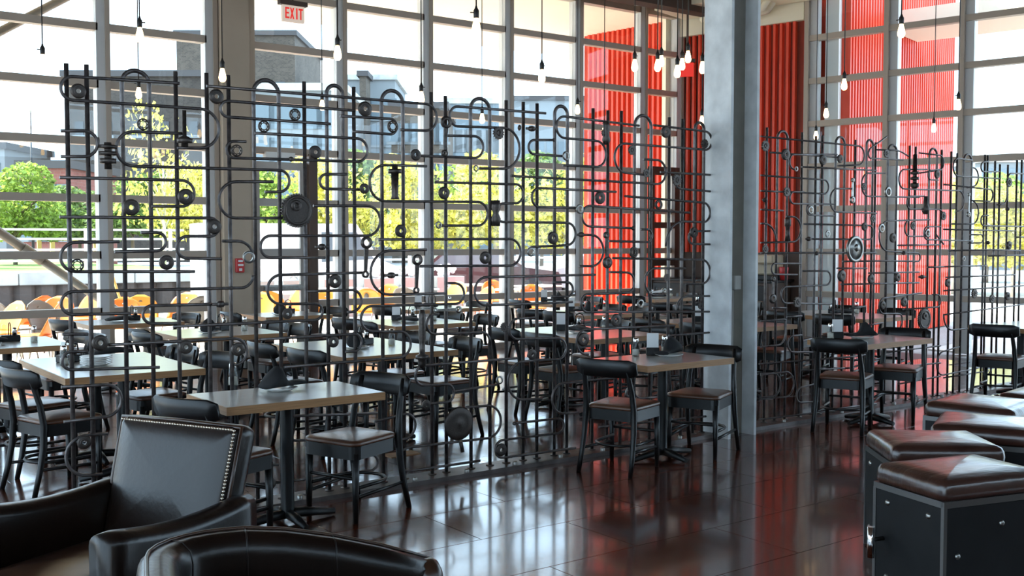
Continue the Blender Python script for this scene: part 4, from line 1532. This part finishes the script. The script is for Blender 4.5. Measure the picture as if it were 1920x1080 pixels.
me.materials.append(MATS['sheet_pile'])
for k in range(50):
    o = obj('pile', me, None, rt)
    o.location = (-14 - 4 + k * 0.5, 0, -0.03)
for k in range(9):
    o = MB().bevel_box(-14 + k * 2.8, -14 + k * 2.8 + 2.78, 27.8, 28.5, 0.55, 0.88, 0.02).build('coping_stone', 'stone_cap', rt, True)
gt = MB().box(-16, 11.2, 28.4, 60, -0.03, 0.8).build('grass_bank', 'grass')
struct(gt, 'sunlit grass terrace behind the retaining wall', 'grass')
fr = thing('railing', 'white horizontal rail fence along the grass terrace', 'railing', (0, 31, 0.8))
for k in range(11):
    MB().box(-13.6 + k * 2.4 - 0.04, -13.6 + k * 2.4 + 0.04, 31 - 0.04, 31.04, 0.8, 2.0).build('fence_post', 'fence_white', fr, True)
for z in (1.1, 1.4, 1.7, 1.96):
    MB().box(-14, 10.8, 30.97, 31.03, z - 0.03, z + 0.03).build('fence_rail', 'fence_white', fr, True)
fr = thing('railing', 'white rail fence before the trees on the street side', 'railing', (16, 26.6, 0))
for k in range(9):
    MB().box(12 + k * 2.0 - 0.04, 12 + k * 2.0 + 0.04, 26.56, 26.64, -0.03, 1.3).build('fence_post', 'fence_white', fr, True)
for z in (0.5, 0.8, 1.1, 1.28):
    MB().box(11.6, 28.4, 26.57, 26.63, z - 0.03, z + 0.03).build('fence_rail', 'fence_white', fr, True)
lw = MB().prism([(24, -4), (25, -4), (25, 12.2), (24, 12.2)], -0.03, 1.0).build('garden_wall', 'stone_cap')
tag(lw, 'low grey garden wall outside the right hand glazing', 'wall')

# diagonal braces outside the left end of the window wall
br = thing('steel_brace', 'grey steel V brace outside the left end of the windows', 'brace', (0.8, W + 0.5, 0))
BY = W + 0.45
lo0, lo1 = on_y(0, 436, BY), on_y(180, 556, BY)
up0, up1 = on_y(0, 62, BY), on_y(118, 0, BY)
dl, du = (lo1 - lo0), (up1 - up0)
kk = (up0.z - lo0.z) / (du.z / du.x - dl.z / dl.x)
node = Vector((lo0.x - kk, BY, lo0.z - kk * dl.z / dl.x))
foot = lo0 + dl * ((lo0.z - 0.0) / -dl.z)
head = up0 + du * ((5.38 - up0.z) / du.z)
mid = lo0.lerp(lo1, 0.33)
MB().tube([node, mid], 0.055, 12).build('lower_strut', 'primed_shade_steel', br, True)
MB().tube([mid, foot], 0.05, 12).build('lower_strut', 'primed_shade_steel', br, True)
MB().tube([node, head], 0.05, 12).build('upper_strut', 'primed_shade_steel', br, True)
MB().tube([mid - dl * 0.10, mid + dl * 0.10], 0.064, 12).build('sleeve', 'primed_shade_steel', br, True)
MB().tube([node, (node.x, BY, 0)], 0.07, 12).build('brace_post', 'primed_shade_steel', br, True)

# ------------------------------------------------------------------ patio furniture
def shell_chair(colour):
    t = thing('shell_chair', 'x', 'chair')
    rings = []
    n = 12
    for i in range(9):
        f = i / 8
        z = 0.42 + 0.42 * f
        w = 0.26 * math.sqrt(max(0.02, 1 - (max(0, f - 0.45) / 0.56) ** 2))
        ring = []
        for k in range(n + 1):
            g_ = -1 + 2 * k / n
            yy = w * g_
            x = -0.16 - 0.12 * f + 0.10 * (1 - f) * abs(g_) ** 2
            ring.append((x, yy, z))
        for k in range(n, -1, -1):
            g_ = -1 + 2 * k / n
            x = -0.175 - 0.12 * f + 0.10 * (1 - f) * abs(g_) ** 2
            ring.append((x, w * g_, z))
        rings.append(ring)
    MB().loft(rings, caps=True).build('shell_back', colour, t)
    pillow(-0.20, 0.24, -0.23, 0.23, 0.41, 0.44, 0.09, 0.004).build('shell_seat', colour, t)
    m = MB()
    m.lathe([(0.0, -0.301), (0.045, -0.300), (0.045, -0.25), (0.0, -0.25)], (0, 0, 0), 14, 'x')
    warp(m, lambda x, yy, z: (x, yy * 0.9, 0.70 + z * 1.3)).build('handle_hole', 'shell_grey', t)
    for sx, sy in ((0.18, 0.2), (0.18, -0.2), (-0.17, 0.2), (-0.17, -0.2)):
        MB().tube([(sx * 0.9, sy * 0.85, 0.42), (sx * 1.25, sy * 1.1, 0.0)], 0.011, 6).build('leg', 'bright_steel', t)
    return t


protos = {k: shell_chair(m_) for k, m_ in (('orange', 'shell_orange'), ('amber', 'shell_yellow'), ('grey', 'shell_grey'))}
pu = {k: False for k in protos}
SHELL_XY = []
SHELLS = [(-2, 575, 'amber', 15.2, 200), (25, 590, 'grey', 14.6, 20), (66, 585, 'orange', 14.5, 160), (95, 572, 'orange', 15.9, 230), (58, 575, 'orange', 16.2, 120), (98, 580, 'grey', 15.0, 300),
          (224, 575, 'orange', 15.2, 240), (262, 575, 'amber', 15.6, 250), (335, 570, 'orange', 16.2, 220), (362, 572, 'grey', 15.4, 100), (480, 570, 'amber', 15.4, 230), (515, 575, 'amber', 15.8, 270),
          (548, 570, 'orange', 16.6, 200), (610, 570, 'amber', 15.2, 240), (688, 570, 'amber', 16.0, 60), (722, 568, 'orange', 17.0, 220), (895, 572, 'orange', 15.3, 180), (1000, 572, 'orange', 15.2, 240),
          (770, 572, 'grey', 16.2, 30), (845, 572, 'amber', 17.4, 200), (930, 565, 'orange', 17.5, 250), (150, 575, 'orange', 17.2, 200), (410, 560, 'orange', 17.4, 240)]
for px, py, k, yy, rz in SHELLS:
    o = protos[k] if not pu[k] else copy_tree(protos[k])
    pu[k] = True
    p = on_y(px, py, yy)
    while any(math.hypot(p.x - a_, yy - b_) < 0.62 for a_, b_ in SHELL_XY):
        yy += 0.1
        p = on_y(px, py, yy)
    SHELL_XY.append((p.x, yy))
    o.location = (p.x, yy, -0.005)
    o.rotation_euler = (0, 0, R(rz))
    tag(o, '%s plastic shell chair with steel legs out on the sunny patio' % k, 'chair', '%s shell chairs on the patio' % k)


def patio_table(x, y, s, label):
    t = thing('patio_table', label, 'table', (x, y, -0.005), 0, 'white topped tables on the patio')
    MB().bevel_box(-s, s, -s * 0.8, s * 0.8, 0.70, 0.73, 0.006).build('table_top', 'white_paint', t)
    MB().lathe([(0.03, 0.02), (0.03, 0.70)], n=10).build('column', 'bright_steel', t)
    MB().lathe([(0, 0.03), (0.2, 0.02), (0.24, 0.0), (0, 0.0)], n=16).build('base', 'bright_steel', t)


PT = []
for x, yy in ((1.5, 15.3), (3.4, 14.9), (4.6, 16.0), (6.4, 15.5), (7.7, 15.7), (9.0, 16.2), (10.6, 15.2), (12.0, 16.3), (2.3, 16.8), (8.2, 17.6)):
    while any(math.hypot(x - a_, yy - b_) < 0.85 for a_, b_ in SHELL_XY) or any(math.hypot(x - a_, yy - b_) < 1.1 for a_, b_ in PT):
        x += 0.05
        yy += 0.03
    PT.append((x, yy))
    patio_table(x, yy, 0.42, 'square white topped patio table among the orange shell chairs')

# survey style timber tripod on the patio
tp = thing('timber_tripod', 'yellow timber tripod standing on the patio', 'tripod', (4.95, 18.0, 0))
top = Vector((4.95, 18.0, 1.45))
for k in range(3):
    a = R(90 + 120 * k)
    MB().tube([top, (4.95 + 0.42 * math.cos(a), 18.0 + 0.42 * math.sin(a), -0.005)], 0.022, 8).build('leg', 'timber_yellow', tp, True)
MB().lathe([(0, 1.42), (0.09, 1.42), (0.09, 1.48), (0.05, 1.5), (0.05, 1.62), (0, 1.62)], (4.95, 18.0, 0), 12).build('head', 'timber_yellow', tp, True)
tp = thing('timber_tripod', 'timber tripod outside the right hand glazing', 'tripod', (21.0, 9.0, 0))
top = Vector((21.0, 9.0, 1.75))
for k in range(3):
    a = R(60 + 120 * k)
    MB().tube([top, (21.0 + 0.5 * math.cos(a), 9.0 + 0.5 * math.sin(a), -0.005)], 0.03, 8).build('leg', 'timber_yellow', tp, True)
MB().lathe([(0, 1.7), (0.1, 1.7), (0.1, 1.78), (0, 1.8)], (21.0, 9.0, 0), 12).build('head', 'timber_yellow', tp, True)
# planters with white blossom by the street
for k in range(6):
    x, yy = 8.6 + k * 0.95, 20.6
    t = thing('planter', 'grey planter box with white blossom at the patio edge', 'planter', (x, yy, -0.03), 0, 'planters along the patio edge')
    MB().bevel_box(-0.38, 0.38, -0.25, 0.25, 0, 0.85, 0.01).build('box', 'car_silver', t)
    m = MB()
    for j in range(26):
        a, rr = random.uniform(0, 6.28), random.uniform(0, 0.3)
        q = (rr * math.cos(a) * 1.1, rr * math.sin(a) * 0.7, 0.92 + random.uniform(-0.04, 0.16))
        s = random.uniform(0.05, 0.09)
        m.lathe([(0, -s), (s * 0.8, -s * 0.5), (s, 0.1 * s), (s * 0.6, s * 0.7), (0, s)], q, 7)
    m.build('blossom', 'paper_white', t)


# ------------------------------------------------------------------ vehicles
def vehicle(loc, rz, m_, label, L, Wd, H, van=False, cat='car'):
    t = thing('van' if van else 'car', label, cat, loc, rz)
    if van:
        prof = [(-L / 2, 0.35), (-L / 2, H), (L * 0.28, H), (L * 0.40, H * 0.58), (L / 2, H * 0.48), (L / 2, 0.35)]
    else:
        prof = [(-L / 2, 0.3), (-L / 2, 0.85), (-L * 0.40, 0.92), (-L * 0.26, H), (L * 0.10, H), (L * 0.26, 0.95), (L * 0.48, 0.82), (L / 2, 0.6), (L / 2, 0.3)]
    MB().prism(prof, -Wd / 2, Wd / 2, 'y').build('body', m_, t)
    for s in (-1, 1):
        if van:
            q = [(L * 0.10, H * 0.55), (L * 0.10, H * 0.9), (L * 0.28, H * 0.9), (L * 0.37, H * 0.58)]
        else:
            q = [(-L * 0.36, 0.95), (-L * 0.25, H - 0.06), (L * 0.09, H - 0.06), (L * 0.22, 0.97)]
        MB().prism(q, s * Wd / 2 - 0.01 * s, s * Wd / 2 + 0.012 * s, 'y').build('side_window', 'far_glass', t)
        for x in (-L * 0.3, L * 0.31):
            MB().lathe([(0, -0.11), (0.3, -0.11), (0.33, -0.05), (0.33, 0.05), (0.3, 0.11), (0, 0.11)], (x, s * (Wd / 2 - 0.05), 0.33), 18, 'y').build('wheel', 'tyre', t)
    return t


vehicle((16.6, 24.0, -0.03), R(-20), 'car_dark', 'dark car parked beyond the patio in front of the trees', 4.4, 1.75, 1.4)
vehicle((11.4, 24.6, -0.03), R(-14), 'car_white', 'white van parked beyond the patio', 4.9, 1.9, 2.1, True, 'van')
vehicle((21.8, 24.0, -0.03), R(-20), 'car_silver', 'silver car parked beside the dark car beyond the patio', 4.4, 1.75, 1.42)

# ------------------------------------------------------------------ trees
def leaf_mesh(name, n, lobes, size, seed, mt):
    rnd = random.Random(seed)
    vs, fs = [], []
    for i in range(n):
        c_, r_ = rnd.choice(lobes)
        while True:
            q = Vector((rnd.uniform(-1, 1), rnd.uniform(-1, 1), rnd.uniform(-1, 1)))
            if 0.25 < q.length < 1:
                break
        q = q * (q.length ** -0.4)
        p_ = Vector(c_) + Vector((q.x * r_[0], q.y * r_[0], q.z * r_[1]))
        a = Vector((rnd.gauss(0, 1), rnd.gauss(0, 1), rnd.gauss(0, 0.6))).normalized()
        b = a.cross(Vector((rnd.gauss(0, 1), rnd.gauss(0, 1), rnd.gauss(0, 1)))).normalized()
        s = size * rnd.uniform(0.6, 1.3)
        o = len(vs)
        vs += [p_ - a * s, p_ + b * s * 0.5, p_ + a * s, p_ - b * s * 0.5]
        fs.append((o, o + 1, o + 2, o + 3))
    me_ = bpy.data.meshes.new(name)
    me_.from_pydata([tuple(v) for v in vs], [], fs)
    me_.materials.append(MATS[mt])
    return me_


LOB = [((0, 0, 0.62), (0.42, 0.30)), ((0.25, 0.1, 0.5), (0.28, 0.22)), ((-0.25, -0.05, 0.52), (0.28, 0.22)), ((0.05, -0.2, 0.8), (0.24, 0.18)), ((-0.1, 0.2, 0.42), (0.3, 0.2)), ((0.2, -0.2, 0.4), (0.22, 0.15))]
LEAF = {'green': leaf_mesh('foliage', 5200, LOB, 0.03, 1, 'leaf_green'), 'yellow': leaf_mesh('foliage', 3200, LOB, 0.03, 2, 'leaf_yellow'), 'dark': leaf_mesh('foliage', 5200, LOB, 0.032, 3, 'leaf_dark'), 'sparse': leaf_mesh('foliage', 900, LOB, 0.026, 9, 'leaf_yellow')}


def tree_parts(kind, bark, seed):
    rnd = random.Random(seed)
    m = MB().tube([(0, 0, 0), (0.01, 0.01, 0.3), (0.0, 0.0, 0.62)], [0.022, 0.017, 0.008], 7)
    tk = m.mesh('trunk')
    tk.materials.append(MATS[bark])
    m = MB()
    for k in range(12):
        a = rnd.uniform(0, 6.28)
        z = rnd.uniform(0.22, 0.5)
        l = rnd.uniform(0.2, 0.42)
        m.tube([(0, 0, z), (l * 0.5 * math.cos(a), l * 0.5 * math.sin(a), z + l * 0.45), (l * math.cos(a), l * math.sin(a), z + l * 0.7)], [0.010, 0.006, 0.002], 5)
    bm2 = m.mesh('branches')
    bm2.materials.append(MATS[bark])
    return tk, bm2, LEAF[kind]


TP = {'green': tree_parts('green', 'bark', 4), 'yellow': tree_parts('yellow', 'birch', 5), 'dark': tree_parts('dark', 'bark', 6), 'sparse': tree_parts('sparse', 'birch', 8)}


def tree(px, d, top, kind, wide, label, base=0.0, group=None):
    p = at_d(px, 452, d)
    p.z = base
    k_ = at_d(px, top, d).z - base
    h = k_ / 0.98
    t = thing('tree', label, 'tree', (p.x, p.y, base - 0.03), random.uniform(0, 6.28), group)
    for nm_, me_ in zip(('trunk', 'branches', 'foliage'), TP[kind]):
        o = obj(nm_, me_, None, t)
        o.scale = (h * wide, h * wide, h)


tree(28, 37, 305, 'green', 1.0, 'round green tree behind the railing outside the left panes', 0.8)
tree(-110, 32, 330, 'green', 0.8, 'green tree at the very edge of the left panes', 0.8)
tree(150, 46, 345, 'dark', 1.2, 'dark green tree beside the gazebo', 0.8)
tree(308, 33, 185, 'sparse', 0.55, 'tall thin yellow birch against the brick warehouse', 0.8)
tree(360, 39, 300, 'yellow', 0.8, 'yellow leaved tree beside the taupe pier outside', 0.8)
tree(250, 44, 320, 'dark', 1.0, 'dark green tree behind the tall yellow birch', 0.8)
TR = [(515, 38, 308, 'green'), (625, 41, 285, 'yellow'), (705, 52, 280, 'dark'), (775, 40, 290, 'yellow'), (860, 53, 285, 'green'), (930, 40, 278, 'yellow'),
      (1015, 53, 285, 'dark'), (1075, 41, 288, 'yellow')]
for px, d, top, k in TR:
    tree(px, d, top, k, 0.78, '%s leaved tree in the row beyond the street outside the windows' % k, 0.0, '%s trees in the street row' % k)
for px, d, top, k in ((1790, 33, 318, 'yellow'), (1850, 42, 325, 'green'), (1900, 31, 335, 'yellow'), (1985, 36, 330, 'yellow')):
    tree(px, d, top, k, 0.95, '%s tree in the garden outside the right hand glazing' % k, 0.0, '%s trees outside the right hand glazing' % k)

# ------------------------------------------------------------------ far buildings
def building(px0, px1, top, d, m_, label, win=None, depth=14, roof='roof_slate', wname='far_glass', sill=True, yaw=None):
    a, b = at_d(px0, 452, d), at_d(px1, 452, d)
    w = (b - a).length
    c_ = (a + b) / 2
    h = at_d((px0 + px1) / 2, top, d).z
    t = thing('building', label, 'building', (c_.x, c_.y, 0), YAW - R(90) if yaw is None else yaw)
    MB().box(-w / 2, w / 2, 0, depth, -0.3, h).build('wall', m_, t)
    MB().box(-w / 2 - 0.25, w / 2 + 0.25, -0.25, depth + 0.25, h, h + 0.5).build('parapet', roof, t)
    if win:
        nx, nz, ww, wh, z0, z1 = win
        for i in range(nx):
            for j in range(nz):
                x = -w / 2 + w * (i + 0.5) / nx
                z = z0 + (z1 - z0) * (j + 0.5) / nz
                f_ = MB().box(x - ww / 2, x + ww / 2, -0.08, 0.05, z - wh / 2, z + wh / 2).build('window', wname, t)
                if sill:
                    MB().box(x - ww / 2 - 0.15, x + ww / 2 + 0.15, -0.2, 0.0, z - wh / 2 - 0.22, z - wh / 2).build('sill', 'pale_render', f_)
    return t


building(126, 392, 146, 84, 'brick_dark', 'long grey brown brick warehouse behind the yellow birch', (5, 2, 0.7, 1.1, 5, 12.5), wname='dim_glass')
building(336, 556, 70, 104, 'brick_grey', 'tall grey brick tower rising above the warehouse', (4, 5, 0.9, 1.3, 5, 18), wname='dim_glass')
building(40, 130, 316, 66, 'brick_pink', 'low pink brick building behind the round green tree', (4, 2, 0.9, 1.4, 1.5, 5.5), 8)
building(-60, 12, 280, 80, 'pale_render', 'pale narrow chimney like building at the far left', (2, 3, 0.8, 1.2, 2, 8), 8)
building(468, 645, 172, 72, 'pale_render', 'glassy modern block with brick piers in front of the brick tower', (4, 4, 2.0, 1.9, 1.5, 11.5), 10, 'stone_cap', 'far_glass', False)
building(648, 742, 152, 104, 'pale_render', 'pale blue high block behind the modern glass block', (4, 5, 1.6, 2.0, 3, 16), 10, 'stone_cap')
building(676, 688, 145, 100, 'brick_grey', 'slim brick stair tower against the pale blue block', (1, 3, 0.3, 1.4, 6, 16), 3)
building(735, 836, 205, 80, 'brick_grey', 'low brick mill building beyond the street trees', (6, 4, 1.1, 1.4, 2, 11), 10)
building(842, 950, 196, 96, 'far_glass', 'glass fronted office block beyond the street trees', (6, 4, 1.6, 2.0, 2, 12), 10, 'stone_cap', 'pale_render', False)
building(958, 1130, 190, 116, 'pale_render', 'pale office block with rows of windows near the red wall', (8, 5, 1.0, 1.4, 2, 13), 10, 'roof_slate')
building(1838, 2010, 305, 60, 'pale_render', 'pale block with small windows beyond the garden trees', (9, 4, 0.6, 0.8, 1, 6), 10, 'stone_cap')
gz = thing('gazebo', 'small open gazebo with grey hipped roof on the grass terrace', 'gazebo', tuple(at_d(140, 452, 50).xy) + (0.8,), 0)
for sx in (-1, 1):
    for sy in (-1, 1):
        MB().box(sx * 1.3 - 0.09, sx * 1.3 + 0.09, sy * 1.3 - 0.09, sy * 1.3 + 0.09, 0, 1.35).build('post', 'timber_yellow', gz)
m = MB()
m.add([(-1.75, -1.75, 1.3), (1.75, -1.75, 1.3), (1.75, 1.75, 1.3), (-1.75, 1.75, 1.3), (0, 0, 2.05)], [(0, 1, 4), (1, 2, 4), (2, 3, 4), (3, 0, 4), (3, 2, 1, 0)])
m.build('roof', 'roof_slate', gz)
MB().box(-1.3, 1.3, -1.34, -1.26, 0.85, 1.0).build('beam', 'timber_yellow', gz)
fp = thing('flag_pole', 'thin dark flag pole before the pink building', 'pole', tuple(at_d(62, 452, 60).xy) + (-0.03,))
MB().tube([(0, 0, 0), (0, 0, 9.0)], [0.09, 0.04], 8).build('mast', 'black_iron', fp)
MB().lathe([(0, 9.0), (0.1, 9.08), (0, 9.2)], n=10).build('finial', 'bright_steel', fp)
